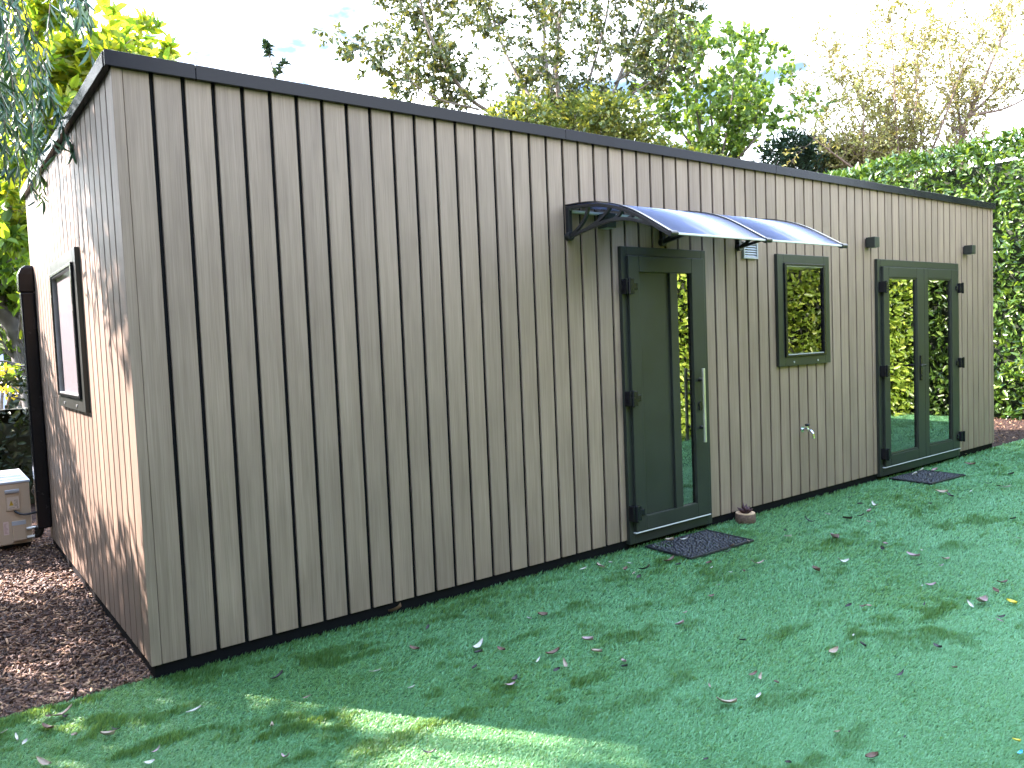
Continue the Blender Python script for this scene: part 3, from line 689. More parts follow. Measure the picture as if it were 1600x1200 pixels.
def grow(name, label, base, limbs, m_bark, m_leaf, twigs_per_m, twig_len, leaf_n, leaf_size, ratio, r0=.07, droop=.0, upb=.3, sub=2, start=.25, spread=.8, rnd_bias=None, cat='tree', leafless=0., low=-9):
    root = empty(name, base, label, cat); br = MB(); bx = Vector(base); P = []; Dv = []
    def twig(p, d, ln, rad, lvl):
        pts = [p]; d = d.copy()
        for i in range(3):
            d = (d + Vector(rng.normal(0, .22, 3)) + Vector((0, 0, upb * .12 - droop * .2))).normalized(); pts.append(pts[-1] + d * ln / 3)
        br.tube([q - bx for q in pts], [rad, rad * .8, rad * .6, rad * .3], 4 if lvl else 5, False)
        if rng.random() >= leafless:
            for i in range(leaf_n):
                f = rng.uniform(.25, 1) * 2.999; k_ = int(f); q = pts[k_].lerp(pts[k_ + 1], f - k_)
                P.append(q); Dv.append(d * .6 + Vector(rng.normal(0, .6, 3)) + Vector((0, 0, -droop)))
        if lvl < sub - 1:
            for i in range(2 if lvl else 3):
                f = rng.uniform(.3, .95) * 2.999; k_ = int(f); q = pts[k_].lerp(pts[k_ + 1], f - k_)
                twig(q, (d + Vector(rng.normal(0, .6, 3))).normalized(), ln * rng.uniform(.4, .65), rad * .6, lvl + 1)
    for pts, ra, rb in limbs:
        sp = smooth(pts, 2); n = len(sp)
        br.tube([q - bx for q in sp], [ra + (rb - ra) * i / (n - 1) for i in range(n)], 8, False)
        tot = sum((b - a).length for a, b in zip(sp, sp[1:]))
        for i in range(int(tot * twigs_per_m * (1 - start)) if twigs_per_m else 0):
            f = (start + (1 - start) * rng.random()) * (n - 1.001); k_ = int(f); q = sp[k_].lerp(sp[k_ + 1], f - k_)
            ld = (sp[k_ + 1] - sp[k_]).normalized(); d = (ld * .5 + Vector(rng.normal(0, spread, 3)) * .8 + Vector((0, 0, upb))).normalized()
            twig(q, d, twig_len * rng.uniform(.5, 1.3), max(.004, (ra + (rb - ra) * f / n) * .22), 0)
    br.build('trunk', m_bark, root, smooth=True)
    Pn = np.array([tuple(q - bx) for q in P]); Dn = np.array([tuple(q) for q in Dv])
    ok = (Pn[:, 2] > low) | (rng.random(len(Pn)) < .12); Pn, Dn = Pn[ok], Dn[ok]; P = Pn
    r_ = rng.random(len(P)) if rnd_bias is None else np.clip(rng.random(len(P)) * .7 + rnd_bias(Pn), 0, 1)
    leafset('crown', root, m_leaf, Pn, Dn, leaf_size, ratio, rnd=r_, normal_up=.35)
    return root

FAR = 1.
def A(*pts): return [at(p[0], p[1], p[2] * FAR) for p in pts]
def ground_at(px, py, depth):
    q = at(px, py, depth * FAR); return Vector((q.x, q.y, GZ))

# pear tree with open crown behind the roof
FAR = 1.42
b0 = ground_at(890, 250, 13.4); fork = A((888, 245, 13.4))[0]
limbs = [([b0, b0.lerp(fork, .5) + Vector((.1, 0, 0)), fork], .19, .15),
    (A((888, 245, 13.4), (845, 205, 13.2), (745, 170, 12.6), (700, 112, 12.2), (664, 40, 12), (650, -40, 12)), .07, .018),
    (A((748, 171, 12.6), (668, 152, 12.1), (622, 105, 11.8), (574, 72, 11.6)), .03, .006),
    (A((720, 140, 12.4), (690, 80, 12.8), (690, 20, 13), (676, -30, 13)), .025, .008),
    (A((705, 118, 12.2), (650, 90, 12.4), (620, 40, 12.5), (622, -10, 12.5)), .02, .005),
    (A((885, 225, 13.4), (856, 130, 13.6), (848, 40, 13.9), (858, -60, 14)), .06, .02),
    (A((892, 235, 13.4), (868, 140, 13), (871, 50, 12.6), (888, -60, 12.4)), .06, .02),
    (A((895, 235, 13.4), (945, 182, 13.6), (975, 100, 13.8), (1005, 30, 14), (1028, -40, 14)), .07, .02),
    (A((950, 165, 13.6), (1008, 136, 13.2), (1046, 105, 13), (1059, 60, 13), (1050, 5, 13), (1030, -30, 13)), .03, .006),
    (A((865, 205, 13.3), (802, 112, 13.8), (772, 40, 14.2), (756, -40, 14.4)), .05, .014),
    (A((890, 220, 13.4), (930, 95, 14.2), (950, 20, 14.6), (955, -40, 14.6)), .05, .014),
    (A((960, 130, 13.7), (990, 110, 13.2), (1020, 60, 13), (1040, 10, 13)), .025, .006)]
grow('pear_tree', 'open-crowned tree with bare grey limbs behind the middle of the roof', b0, limbs, M['bark'], M['apple'], 10.5, .9, 12, .128, .52, droop=.35, upb=.25, start=.08)

# bright green maple
b0 = ground_at(1120, 280, 15.5); f0 = A((1120, 280, 15.5))[0]
limbs = [([b0, f0], .12, .09)] + [(A((1120, 280, 15.5), m_, e_), .05, .008) for m_, e_ in [
    ((1060, 200, 15.2), (1022, 130, 15)), ((1075, 190, 15.8), (1062, 88, 16)), ((1110, 170, 15.4), (1105, 68, 15.3)), ((1140, 190, 15), (1148, 112, 14.8)),
    ((1165, 190, 15.6), (1193, 88, 15.8)), ((1180, 220, 15.3), (1208, 148, 15.2)), ((1170, 230, 14.8), (1195, 200, 14.6)), ((1050, 230, 15), (1018, 190, 14.8)), ((1090, 200, 15), (1085, 110, 14.6)), ((1150, 200, 16), (1175, 140, 16.4))]]
grow('maple_tree', 'bright green leafy tree right of the open-crowned tree', b0, limbs, M['bark'], M['maple'], 6, 1.0, 9, .17, .75, upb=.55, start=.2, spread=.6)

# yellow tree beyond the tall hedge
FAR = 1.2
b0 = ground_at(1495, 300, 17.5); f0 = A((1497, 240, 17.5))[0]
limbs = [([b0, f0], .2, .12), (A((1497, 240, 17.5), (1504, 200, 17.5), (1528, 150, 17.3), (1556, 80, 17), (1590, 5, 17)), .08, .01),
    (A((1503, 205, 17.5), (1490, 140, 17.9), (1478, 50, 18.2)), .05, .008), (A((1505, 195, 17.5), (1545, 150, 18), (1600, 110, 18.4), (1650, 40, 18.6)), .05, .008), (A((1515, 180, 17.4), (1580, 170, 17), (1650, 120, 16.6)), .05, .008)]
for (ex, ey) in ((1255, 165), (1292, 80), (1330, 130), (1352, 70), (1392, 28), (1425, 60), (1300, 175), (1450, 40), (1270, 215), (1400, 120), (1520, 60), (1560, 30), (1440, 110), (1350, 160)):
    dd = rng.uniform(-1.6, 1.6); sx = 1395 + rng.uniform(-50, 70)
    limbs.append((A((sx, 290, 17.2), (sx * .55 + ex * .45, 290 - (290 - ey) * .4, 17.2 + dd * .6), (ex, ey, 17.2 + dd)), .045, .005))
grow('birch_tree', 'sparse yellow autumn tree above the laurel hedge', b0, limbs, M['bark_pale'], M['yellow'], 13, .9, 9, .09, .5, upb=.55, start=.12, spread=.75)

FAR = 1.42
def blobs(name, label, cat, cs, n, m, size, ratio, base_px, trunk=True, hollow=.55):
    """a shrub crown of leaf clumps on short stems; cs = (px, py, depth, radius)"""
    c0 = ground_at(*base_px); root = empty(name, c0, label, cat); P = []; D = []
    tot = sum(c[3] ** 2 for c in cs); st = MB()
    for (px, py, dp, r) in cs:
        c = at(px, py, dp * FAR); r = r * FAR; k_ = max(30, int(n * r * r / tot))
        u = rand_unit(k_); rad = r * (hollow + (1 - hollow) * rng.random(k_) ** .6) * (1 + .3 * np.sin(u[:, 0] * 5 + px) * np.cos(u[:, 2] * 6 + py)) * np.where(rng.random(k_) < .18, rng.uniform(1, 1.55, k_), 1.)
        P.append(np.array(c - c0)[None] + u * rad[:, None] * np.array([1, 1, .9])[None]); D.append(u + rng.normal(0, .6, (k_, 3)))
        st.tube([Vector((rng.normal(0, .1), rng.normal(0, .1), 0)), (c - c0) * .5 + Vector(rng.normal(0, .1, 3)), c - c0], [.04, .03, .01], 6, False)
        for i in range(7): 
            st.tube([c - c0 - Vector((0, 0, r * .5)), c - c0 + Vector(rand_unit(1)[0]) * r * .95], [.015, .004], 4, False)
    st.build('trunk', M['bark'], root, smooth=True)
    leafset('crown', root, m, np.concatenate(P), np.concatenate(D), size, ratio)
    return root
cs = [(x_, y_ + 33, 12.6 + rng.uniform(-1.2, 1.2), r_ * .88) for x_, y_, r_ in [(760, 182, .32), (790, 165, .4), (830, 160, .45), (870, 165, .45), (905, 150, .45), (930, 175, .45), (965, 160, .5), (1000, 195, .4), (1040, 212, .3), (1070, 222, .3), (1110, 232, .3), (1150, 240, .26), (985, 200, .45), (900, 190, .5), (820, 185, .4), (940, 145, .35)]]
blobs('ivy_bush', 'dense yellow-green ivy mass rising along the roof edge below the open-crowned tree', 'bush', cs, 6200, M['ivy'], .11, .7, (900, 300, 12.8))
cs = [(x_, y_, 15 + rng.uniform(-.5, .5), r_) for x_, y_, r_ in [(1215, 245, .3), (1240, 228, .28), (1262, 240, .34), (1285, 250, .35), (1235, 255, .3), (1310, 262, .35)]]
blobs('yew_bush', 'small dark evergreen bush just above the roof left of the yellow tree', 'bush', cs, 2600, M['dark_leaf'], .16, .3, (1255, 320, 15))
cs = [(x_, y_, 14.2 + rng.uniform(-.5, .5), r_) for x_, y_, r_ in [(1330, 268, .42), (1300, 262, .3), (1365, 262, .4), (1400, 272, .4), (1320, 235, .3)]]
blobs('spindle_bush', 'pale yellow bush at the foot of the sparse autumn tree', 'bush', cs, 3200, M['yellow'], .10, .55, (1350, 330, 14.2))
FAR = 1.
b0 = ground_at(430, 130, 12.5)
sp = empty('sapling', b0, 'single leafy shoot poking above the left part of the roof', 'sapling')
s_ = MB(); line = smooth([b0, at(433, 190, 12.5), at(430, 125, 12.5), at(424, 98, 12.5), at(416, 70, 12.5)], 2); s_.tube([q - b0 for q in line], [.03 - .025 * i / (len(line) - 1) for i in range(len(line))], 6)
l2 = smooth(A((429, 122, 12.5), (438, 112, 12.5), (444, 98, 12.5)), 1); s_.tube([q - b0 for q in l2], .006, 5); s_.build('trunk', M['bark'], sp)
P = []; D = []
for i in range(150):
    ln_ = line if i < 105 else l2; f = rng.uniform(.80 if ln_ is line else .1, .999) * (len(ln_) - 1); k_ = int(f); q = ln_[k_].lerp(ln_[k_ + 1], f - k_)
    P.append(tuple(q - b0)); D.append(rand_unit(1)[0] + np.array([0, 0, .5]))
leafset('crown', sp, M['dark_leaf'], np.array(P), np.array(D), .11, .45)

# hedges -----------------------------------------------------------
def hedge(name, label, p0, p1, z1, thick, m, size, ratio, dens, faces, z0=GZ, gap=None, core=True, bulge=.12, top_d=1.):
    """p0->p1 is the visible face line, thickness goes to its left; faces: which sides carry leaves"""
    a, b = Vector((*p0, 0)), Vector((*p1, 0)); d = (b - a); ln = d.length; d.normalize(); nl = Vector((-d.y, d.x, 0)); out = -nl
    root = empty(name, (a.x, a.y, z0), label, 'hedge'); H = z1 - z0; P = []; Nn = []
    def put(n, f, nrm):
        uu, vv = rng.random(n), rng.random(n); pts, nn = f(uu, vv); P.append(pts); Nn.append(np.repeat(np.array(nrm)[None], n, 0))
    dn, on, upv = np.array(d), np.array(out), np.array([0, 0, 1.])
    def face(u, v):
        w = bulge * (vnoise(u * ln * 1.6 + 5, v * H * 1.6, 31) + .6 * vnoise(u * ln * 4, v * H * 4, 32) - .8) - .22 * rng.random(len(u)) ** 1.5 - np.clip(v - .93, 0, 1) * 1.2
        return dn[None] * (u * ln)[:, None] + upv[None] * (v * H)[:, None] + on[None] * w[:, None], None
    def top(u, v):
        w = bulge * 1.4 * (vnoise(u * ln * 1.5 + 9, v * 3, 33) - .3) + .1 * rng.random(len(u)) ** 3
        return dn[None] * (u * ln)[:, None] - on[None] * (v * thick)[:, None] + upv[None] * (H + w)[:, None], None
    def back(u, v):
        q, _ = face(u, v); return q - on[None] * thick, None
    def end0(u, v):
        return -on[None] * (u * thick)[:, None] + upv[None] * (v * H)[:, None] - dn[None] * (bulge * (rng.random(len(u)) - .6))[:, None], None
    def end1(u, v):
        q, _ = end0(u, v); return q + dn[None] * ln, None
    tbl = dict(face=(face, out, ln * H), top=(top, (0, 0, 1), ln * thick * top_d), back=(back, -out, ln * H), end0=(end0, -d, thick * H), end1=(end1, d, thick * H))
    for f_ in faces:
        fn, nr, ar = tbl[f_]; put(int(ar * dens), fn, tuple(nr))
    P = np.concatenate(P); Nn = np.concatenate(Nn)
    if gap is not None:
        keep = gap(P + np.array([a.x, a.y, z0])[None]); P, Nn = P[keep], Nn[keep]
    n = len(P); D = Nn * .55 + rng.normal(0, .6, (n, 3)) + np.array([0, 0, .15])[None]; nr = Nn * .8 + rng.normal(0, .55, (n, 3)) + np.array([0, 0, .35])[None]
    Ls = size * rng.uniform(.6, 1.25, n); me = leaves_mesh('foliage', P, D, nr, Ls, Ls * ratio, rng.random(n), .18, .2); link('foliage', me, m, root)
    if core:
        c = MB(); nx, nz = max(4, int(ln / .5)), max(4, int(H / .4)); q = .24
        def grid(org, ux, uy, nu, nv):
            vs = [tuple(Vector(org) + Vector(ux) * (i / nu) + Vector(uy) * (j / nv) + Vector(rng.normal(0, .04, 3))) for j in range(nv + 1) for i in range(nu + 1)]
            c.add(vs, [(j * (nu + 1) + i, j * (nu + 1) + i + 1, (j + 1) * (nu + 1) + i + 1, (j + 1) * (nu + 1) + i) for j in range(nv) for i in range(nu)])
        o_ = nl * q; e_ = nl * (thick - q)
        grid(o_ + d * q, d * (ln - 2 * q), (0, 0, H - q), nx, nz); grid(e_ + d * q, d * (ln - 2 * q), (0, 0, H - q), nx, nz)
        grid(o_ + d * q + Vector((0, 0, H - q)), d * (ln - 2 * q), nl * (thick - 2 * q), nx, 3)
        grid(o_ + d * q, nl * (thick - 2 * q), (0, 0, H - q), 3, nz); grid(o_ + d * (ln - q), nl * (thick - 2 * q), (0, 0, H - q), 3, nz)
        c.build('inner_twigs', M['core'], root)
    return root
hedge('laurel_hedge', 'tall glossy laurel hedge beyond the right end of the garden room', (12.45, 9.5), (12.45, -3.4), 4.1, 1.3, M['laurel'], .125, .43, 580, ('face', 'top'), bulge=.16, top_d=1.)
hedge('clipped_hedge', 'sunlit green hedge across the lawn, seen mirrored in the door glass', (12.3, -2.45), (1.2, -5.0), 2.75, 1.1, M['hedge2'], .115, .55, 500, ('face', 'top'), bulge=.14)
# boundary hedge left of the frame; the sun comes over it, so it shades the bed and lower side wall
hedge('boundary_hedge', 'boundary hedge along the left of the bark bed', (-2.05, -3.2), (-2.05, 4.5), 2.92, .8, M['dark_hedge'], .12, .5, 420, ('face', 'top', 'back'), core=False, bulge=.1,
      gap=lambda P: ~((P[:, 1] > 1.6) & (P[:, 1] < 3.4) & (P[:, 2] > .9) & (P[:, 2] < 2.35) & (rng.random(len(P)) < .3)))
hedge('return_hedge', 'hedge returning behind the air conditioner on the left', (-2.9, 4.5), (-1.05, 4.5), 2.74, .7, M['dark_hedge'], .12, .5, 420, ('face', 'top', 'back', 'end1'), core=False, bulge=.08,
      gap=lambda P: ~((P[:, 0] + .66 * (P[:, 1] - 4.5) > -2.12) & (P[:, 0] + .66 * (P[:, 1] - 4.5) < -1.35) & (P[:, 2] - .8 * (P[:, 1] - 4.5) > 1.33) & (P[:, 2] - .8 * (P[:, 1] - 4.5) < 1.97)))
hedge('shade_hedge', 'unseen tall dark hedge added to darken the near left lawn and wall', (1.6, -6.0), (-6.5, -6.6), 5.2, 1.2, M['dark_hedge'], .14, .5, 160, ('face', 'top'), bulge=.14)  # added out of view to cut skylight on the left wall and lawn
hedge('dark_hedge', 'low dark hedge behind the air conditioner', (-2.2, 5.6), (2.2, 5.6), 1.12, .8, M['dark_hedge'], .09, .5, 420, ('face', 'top'), bulge=.1)

# magnolia ----------------------------------------------------------
b0 = ground_at(66, 640, 9.3)
limbs = [([b0, at(52, 610, 9.3), at(36, 560, 9.3), at(28, 515, 9.3), at(4, 482, 9.2), at(-40, 470, 9.1)], .14, .10),
    (A((30, 530, 9.3), (40, 440, 9.4), (60, 330, 9.5), (100, 200, 9.6), (130, 110, 9.6)), .06, .012), (A((4, 482, 9.2), (-10, 380, 9), (20, 250, 8.9), (40, 120, 8.9), (60, 40, 9)), .06, .012),
    (A((40, 440, 9.4), (110, 330, 9.9), (160, 210, 10), (190, 110, 10)), .04, .01), (A((60, 330, 9.5), (30, 240, 9.9), (0, 140, 10.1), (-20, 60, 10.2)), .04, .01),
    (A((100, 200, 9.6), (150, 130, 9.3), (195, 70, 9.2)), .025, .006), (A((20, 400, 9), (-10, 360, 8.7), (20, 320, 8.5)), .03, .01), (A((40, 440, 9.4), (30, 400, 8.9), (10, 410, 8.6)), .03, .01),
    (A((60, 330, 9.5), (90, 260, 9), (80, 180, 8.8)), .03, .01), (A((160, 210, 10), (200, 130, 10.3), (225, 92, 10.4)), .025, .006), (A((48, 420, 9.4), (20, 380, 9.8), (-10, 300, 10)), .03, .01)]
grow('magnolia_tree', 'broad-leaved tree glowing yellow-green behind the left wall', b0, limbs, M['bark_dark'], M['magn'], 15, .55, 9, .165, .48, upb=.35, start=.1, spread=.85,
     rnd_bias=lambda P: .3 * (P[:, 2] > 3.0), low=2.15)  # upper leaves coloured yellower so the crown looks more sunlit

# willow -------------------------------------------------------------
wb = Vector((-3.3, 2.2, GZ)); wl = empty('willow_tree', wb, 'weeping willow trailing narrow leaves into the upper left corner', 'tree')
t_ = MB()
for pts, ra, rb in (([wb, wb + Vector((.1, 0, 1.5)), wb + Vector((.4, .1, 3.4)), wb + Vector((1.4, -.2, 5.2)), wb + Vector((2.6, -.5, 5.7))], .2, .05), ([wb + Vector((.4, .1, 3.4)), wb + Vector((.9, .9, 5)), wb + Vector((1.6, 1.6, 5.6))], .1, .03)):
    q_ = smooth(pts, 2); t_.tube([q - wb for q in q_], [ra + (rb - ra) * i / (len(q_) - 1) for i in range(len(q_))], 10)
P = []; D = []
def frond(top, ln, k_, sway):
    pts = [Vector(top)]; d = Vector((sway[0], sway[1], -1)).normalized()
    for i in range(5):
        d = (d + Vector(rng.normal(0, .09, 3)) + Vector((0, 0, -.05))).normalized(); pts.append(pts[-1] + d * ln / 5)
    t_.tube([q - wb for q in pts], [.004, .003, .003, .002, .002, .001], 4, False)
    for i in range(k_):
        f = rng.random() * 4.999; q = int(f); P.append(tuple(pts[q].lerp(pts[q + 1], f - q) - wb)); D.append(np.array([rng.normal(0, .42), rng.normal(0, .42), -1.]))
for i in range(44):
    px = rng.triangular(-60, -10, 122) ; dp = rng.uniform(3.9, 5.2); bot = 300 - max(0, px) * 1.35 + rng.normal(0, 45)
    e_ = at(px, bot, dp); ln = rng.uniform(.9, 1.6); frond((e_.x - .05, e_.y, e_.z + ln), ln, int(ln * 34), (.06, 0))
for px, bot, dp, ln in ((131, 50, 4.5, .55), (134, 42, 4.5, .5), (128, 30, 4.4, .45), (150, -2, 4.5, .4), (157, 42, 4.5, .35), (104, 30, 4.5, .5), (120, 8, 4.4, .4), (96, 45, 4.6, .5)):
    e_ = at(px, bot, dp); frond((e_.x - .03, e_.y, e_.z + ln), ln, int(ln * 40), (.05, 0))
for i in range(110):          # the rest of the crown, left of the picture, between the sun and the side wall
    x, y = rng.uniform(-2.6, -.75), rng.uniform(.6, 4.0); z = rng.uniform(3.0, 4.7) ; ln = rng.uniform(.7, 1.4)
    if y - 1.0 > 1.25 * -x: continue
    hits = [(x + .66 * (q + .08) / .8, y - (q + .08) / .8) for q in (z, z + ln * .33, z + ln * .66, z + ln)]
    if any(.25 < hx < 1.35 and -1.95 < hy < -.35 for hx, hy in hits): continue
    frond((x, y, z + ln), ln, int(ln * 26), (0, 0))
for i in range(150):         # unseen dome added to the crown to cut skylight on bed, wall and lawn
    x, y = rng.uniform(-4.5, -1.25), rng.uniform(-4.5, 1.7); ln = rng.uniform(.8, 1.5); z = rng.uniform(4.3, 5.6)
    frond((x, y, z + ln), ln, int(ln * 34), (rng.normal(0, .5), rng.normal(0, .5)))
t_.build('trunk', M['bark'], wl, smooth=True)
leafset('crown', wl, M['willow'], np.array(P), np.array(D), .10, .17, jit=.12, normal_up=.0, curl=.25)

hb_ = empty('shade_bush', (-2.6, .4, GZ), 'unseen leafy mass added left of the lawn to limit its sun patch', 'bush')  # unseen clumps added and shaped to bound the sun patch on the lawn
P = []; D = []; t_ = MB()
for i in range(46):
    c = np.array([rng.uniform(-.25, .12), rng.uniform(-2.6, 2.05), rng.uniform(2.7, 4.2)]) if i < 38 else np.array([rng.uniform(-.1, .1), rng.uniform(2.6, 3.9), rng.uniform(5.05, 5.5)]); u = rand_unit(330); P.append(c[None] + u * (.55 * rng.random((330, 1)) ** .4)); D.append(u)
    t_.tube([(0, c[1] * .5, 0), (0, c[1] * .8, 1.8), tuple(c)], [.05, .04, .01], 6, False)
t_.build('trunk', M['bark'], hb_); leafset('crown', hb_, M['laurel'], np.concatenate(P), np.concatenate(D), .13, .5)

# things far left ----------------------------------------------------
gs = [(x_, y_, 10.6 + rng.uniform(-.2, .3), r_) for x_, y_, r_ in [(4, 594, .14), (20, 604, .15), (38, 608, .14), (-16, 590, .2), (10, 578, .09), (46, 600, .1)]]
blobs('golden_shrub', 'bright yellow shrub glowing above the low dark hedge', 'shrub', gs, 900, M['gold'], .055, .6, (15, 700, 10.6), hollow=.3)
q0, q1 = at(-60, 640, 15.5), at(140, 640, 15.5)
bw = MB(); bw.box(q0.x, q1.x, q0.y, q0.y + .22, GZ, 1.95); bw.box(q0.x, q1.x, q0.y - .02, q0.y + .24, 1.951, 2.02)
tag(bw.build('brick_wall', M['brick'], None), 'red-brown brick garden wall beyond the magnolia trunk', 'wall')
q0 = at(-6, 540, 14.6); pw = MB(); pw.box(q0.x - .9, q0.x + .1, q0.y, q0.y + .1, GZ, 1.75); pw.box(q0.x - .93, q0.x + .13, q0.y - .02, q0.y + .12, 1.751, 1.79)
tag(pw.build('rendered_wall', M['blue'], None), 'pale blue wall end at the far left edge', 'wall')
hedge('rear_hedge', 'distant green hedge behind the cabin on the left', (-6, 14.5), (7, 14.5), 3.4, 1., M['magn'], .16, .5, 90, ('face', 'top'))

# ------------------------------------------------------------------ fallen leaves
LM = {k_: simple('fallen_leaf_' + k_, c, r_, 0, .35, 60) for k_, c, r_ in [('brown', (.13, .07, .045), .6), ('dark', (.035, .026, .024), .6), ('tan', (.34, .25, .18), .55), ('pale', (.50, .46, .40), .5), ('pink', (.33, .22, .21), .5), ('yellow', (.62, .50, .05), .5), ('blue', (.05, .35, .55), .4)]}
def leaf_shape(seed, ratio, curl, cup):
    r_ = random.Random(seed); nu, nv = 7, 5; vs = []
    for i in range(nu):
        t = i / (nu - 1); w = ratio * .5 * math.sin(math.pi * (t * .94 + .03)) ** .8 * (1.15 - .3 * t)
        for j in range(nv):
            s_ = (j - 2) / 2; y = s_ * w
            z = curl * (4 * (t - .5) ** 2) + cup * abs(s_) ** 1.6 * (.6 + .6 * t) + r_.uniform(-.02, .02)
            vs.append((t - .5, y, z))
    fs = [(i * nv + j, i * nv + j + 1, (i + 1) * nv + j + 1, (i + 1) * nv + j) for i in range(nu - 1) for j in range(nv - 1)]
    return vs, fs
SH = [leaf_shape(1, .42, .18, .16), leaf_shape(2, .5, .05, .25), leaf_shape(3, .3, .28, .1), leaf_shape(4, .6, .12, .3), leaf_shape(5, .2, .1, .1)]
leaf_meshes = {}
def leaf_me(s_, c):
    if (s_, c) not in leaf_meshes:
        me = bpy.data.meshes.new('fallen_leaf'); me.from_pydata(*[SH[s_][0], [], SH[s_][1]]); me.materials.append(LM[c]); me.polygons.foreach_set('use_smooth', [True] * len(me.polygons)); leaf_meshes[(s_, c)] = me
    return leaf_meshes[(s_, c)]
# photo position, length in photo pixels, shape, colour
FL = [(617,957,22,3,'brown'),(669,983,10,1,'dark'),(827,969,14,4,'pale'),(847,964,14,3,'brown'),(746,1014,26,2,'pale'),(748,1022,12,1,'dark'),(784,1018,16,0,'brown'),(648,1017,18,0,'brown'),(864,1024,22,0,'brown'),(841,1035,15,4,'pale'),(884,1042,18,2,'tan'),(870,1050,11,1,'dark'),(742,1046,12,1,'dark'),(804,1065,18,0,'dark'),(797,1074,16,0,'pink'),(643,1077,12,4,'pale'),(586,1052,16,4,'pale'),(918,1003,16,3,'pink'),(932,1021,15,1,'tan'),(975,1037,16,0,'pink'),(976,1044,10,1,'dark'),(1063,978,13,3,'pink'),(1070,960,9,0,'tan'),
 (911,891,12,4,'pale'),(938,887,14,0,'tan'),(936,886,9,1,'dark'),(954,881,7,1,'pale'),(977,892,10,3,'brown'),(991,898,7,1,'tan'),(998,904,11,1,'dark'),(1008,891,16,0,'dark'),(1046,879,20,0,'brown'),(1060,884,8,1,'dark'),(984,882,8,4,'pale'),(1108,882,9,3,'brown'),(1112,889,8,4,'pale'),(1137,864,14,2,'dark'),(1143,855,8,3,'brown'),(1170,848,12,4,'tan'),(1183,883,20,2,'tan'),(1142,896,6,4,'pale'),(1163,895,9,1,'brown'),(1122,916,7,4,'pale'),(1111,934,11,0,'brown'),(1160,1003,10,1,'dark'),(1109,1075,12,4,'tan'),(1135,1102,28,0,'tan'),(1177,1057,14,0,'brown'),(1187,1062,15,2,'tan'),(1213,1069,9,1,'brown'),(1186,1091,11,1,'pale'),(1302,1021,19,0,'tan'),(1348,1010,11,1,'dark'),(1349,950,10,0,'brown'),(1326,949,10,1,'dark'),(1357,949,8,1,'tan'),(1444,947,9,2,'dark'),(1441,917,6,4,'pale'),(1454,917,15,0,'pink'),(1466,1014,17,0,'dark'),(1533,943,30,0,'pink'),(1517,948,20,4,'pale'),(1580,944,13,3,'yellow'),(1556,926,13,1,'brown'),(1566,913,16,0,'brown'),(1564,967,13,0,'dark'),(1562,972,11,4,'pink'),(1407,1057,16,2,'dark'),(1307,1147,16,4,'tan'),(1327,1147,6,1,'dark'),(1363,1187,18,3,'brown'),(1414,1155,6,1,'dark'),(1492,1046,8,1,'brown'),(1334,995,5,1,'pale'),
 (1427,871,20,0,'pink'),(1436,885,10,4,'dark'),(1477,876,14,0,'tan'),(1470,886,9,2,'pink'),(1316,880,20,2,'pale'),(1275,893,16,3,'brown'),(1303,842,19,3,'pink'),(1231,840,10,1,'pale'),(1227,831,8,0,'dark'),(1264,816,16,2,'dark'),(1293,805,7,1,'pale'),(1324,812,13,1,'dark'),(1345,808,10,0,'dark'),(1367,792,17,2,'pale'),(1358,801,10,3,'pink'),(1357,817,6,1,'tan'),(1378,860,10,3,'dark'),(1383,851,7,1,'pink'),(1470,771,17,0,'tan'),(1484,776,13,0,'dark'),(1454,789,9,1,'dark'),(1517,769,7,4,'pale'),(1571,763,12,0,'pale'),(1560,761,6,1,'dark'),(1544,757,9,2,'dark'),(1580,742,8,1,'dark'),(1516,727,13,0,'brown'),(1508,711,11,0,'tan'),(1583,812,8,1,'dark'),(1592,843,9,4,'pale'),(1343,789,8,1,'dark'),(1328,779,7,2,'dark'),(1243,779,9,3,'brown'),(1440,862,6,1,'pale'),
 (74,1141,22,0,'brown'),(95,1121,32,2,'tan'),(104,1123,16,2,'dark'),(78,1122,12,0,'brown'),(26,1156,18,4,'pale'),(39,1163,10,1,'pale'),(117,1152,11,3,'tan'),(167,1152,18,3,'tan'),(180,1143,12,2,'dark'),(303,1114,24,4,'pale'),(245,1176,14,2,'pink'),(232,1196,16,0,'pale'),(70,1196,26,2,'tan'),(434,1061,20,0,'dark'),(425,1138,17,2,'tan'),(446,1187,20,2,'pink'),(670,1180,20,2,'dark'),(480,1092,12,4,'tan'),(4,1148,14,4,'pale'),(1588,1161,10,3,'yellow'),(1594,1181,13,0,'blue'),(1103,1190,8,1,'dark'),(1232,1195,10,1,'dark')]
ADJ = {0: 'curled', 1: 'tiny crumpled', 2: 'twisted', 3: 'broad', 4: 'thin narrow'}
CN = {'brown': 'brown', 'dark': 'blackish brown', 'tan': 'tan', 'pale': 'whitish', 'pink': 'pinkish grey', 'yellow': 'bright yellow'}
def zone(px, py):
    if px < 320 and py > 1080: return 'on the turf beside the bark bed'
    if px < 760 and py > 1080: return 'near the sunlit turf patch'
    if px < 720: return 'on the turf below the blank left wall'
    if py < 900 and px < 1215: return 'around the mat of the single door'
    if py < 790: return 'around the mat of the double doors'
    if py < 850 and px < 1480: return 'on the turf below the front window'
    if py < 920: return 'on the mid lawn at the right'
    if px < 1010: return 'on the shaded mid lawn at the left'
    if px < 1240: return 'on the front lawn near the middle'
    return 'on the front lawn towards the right'
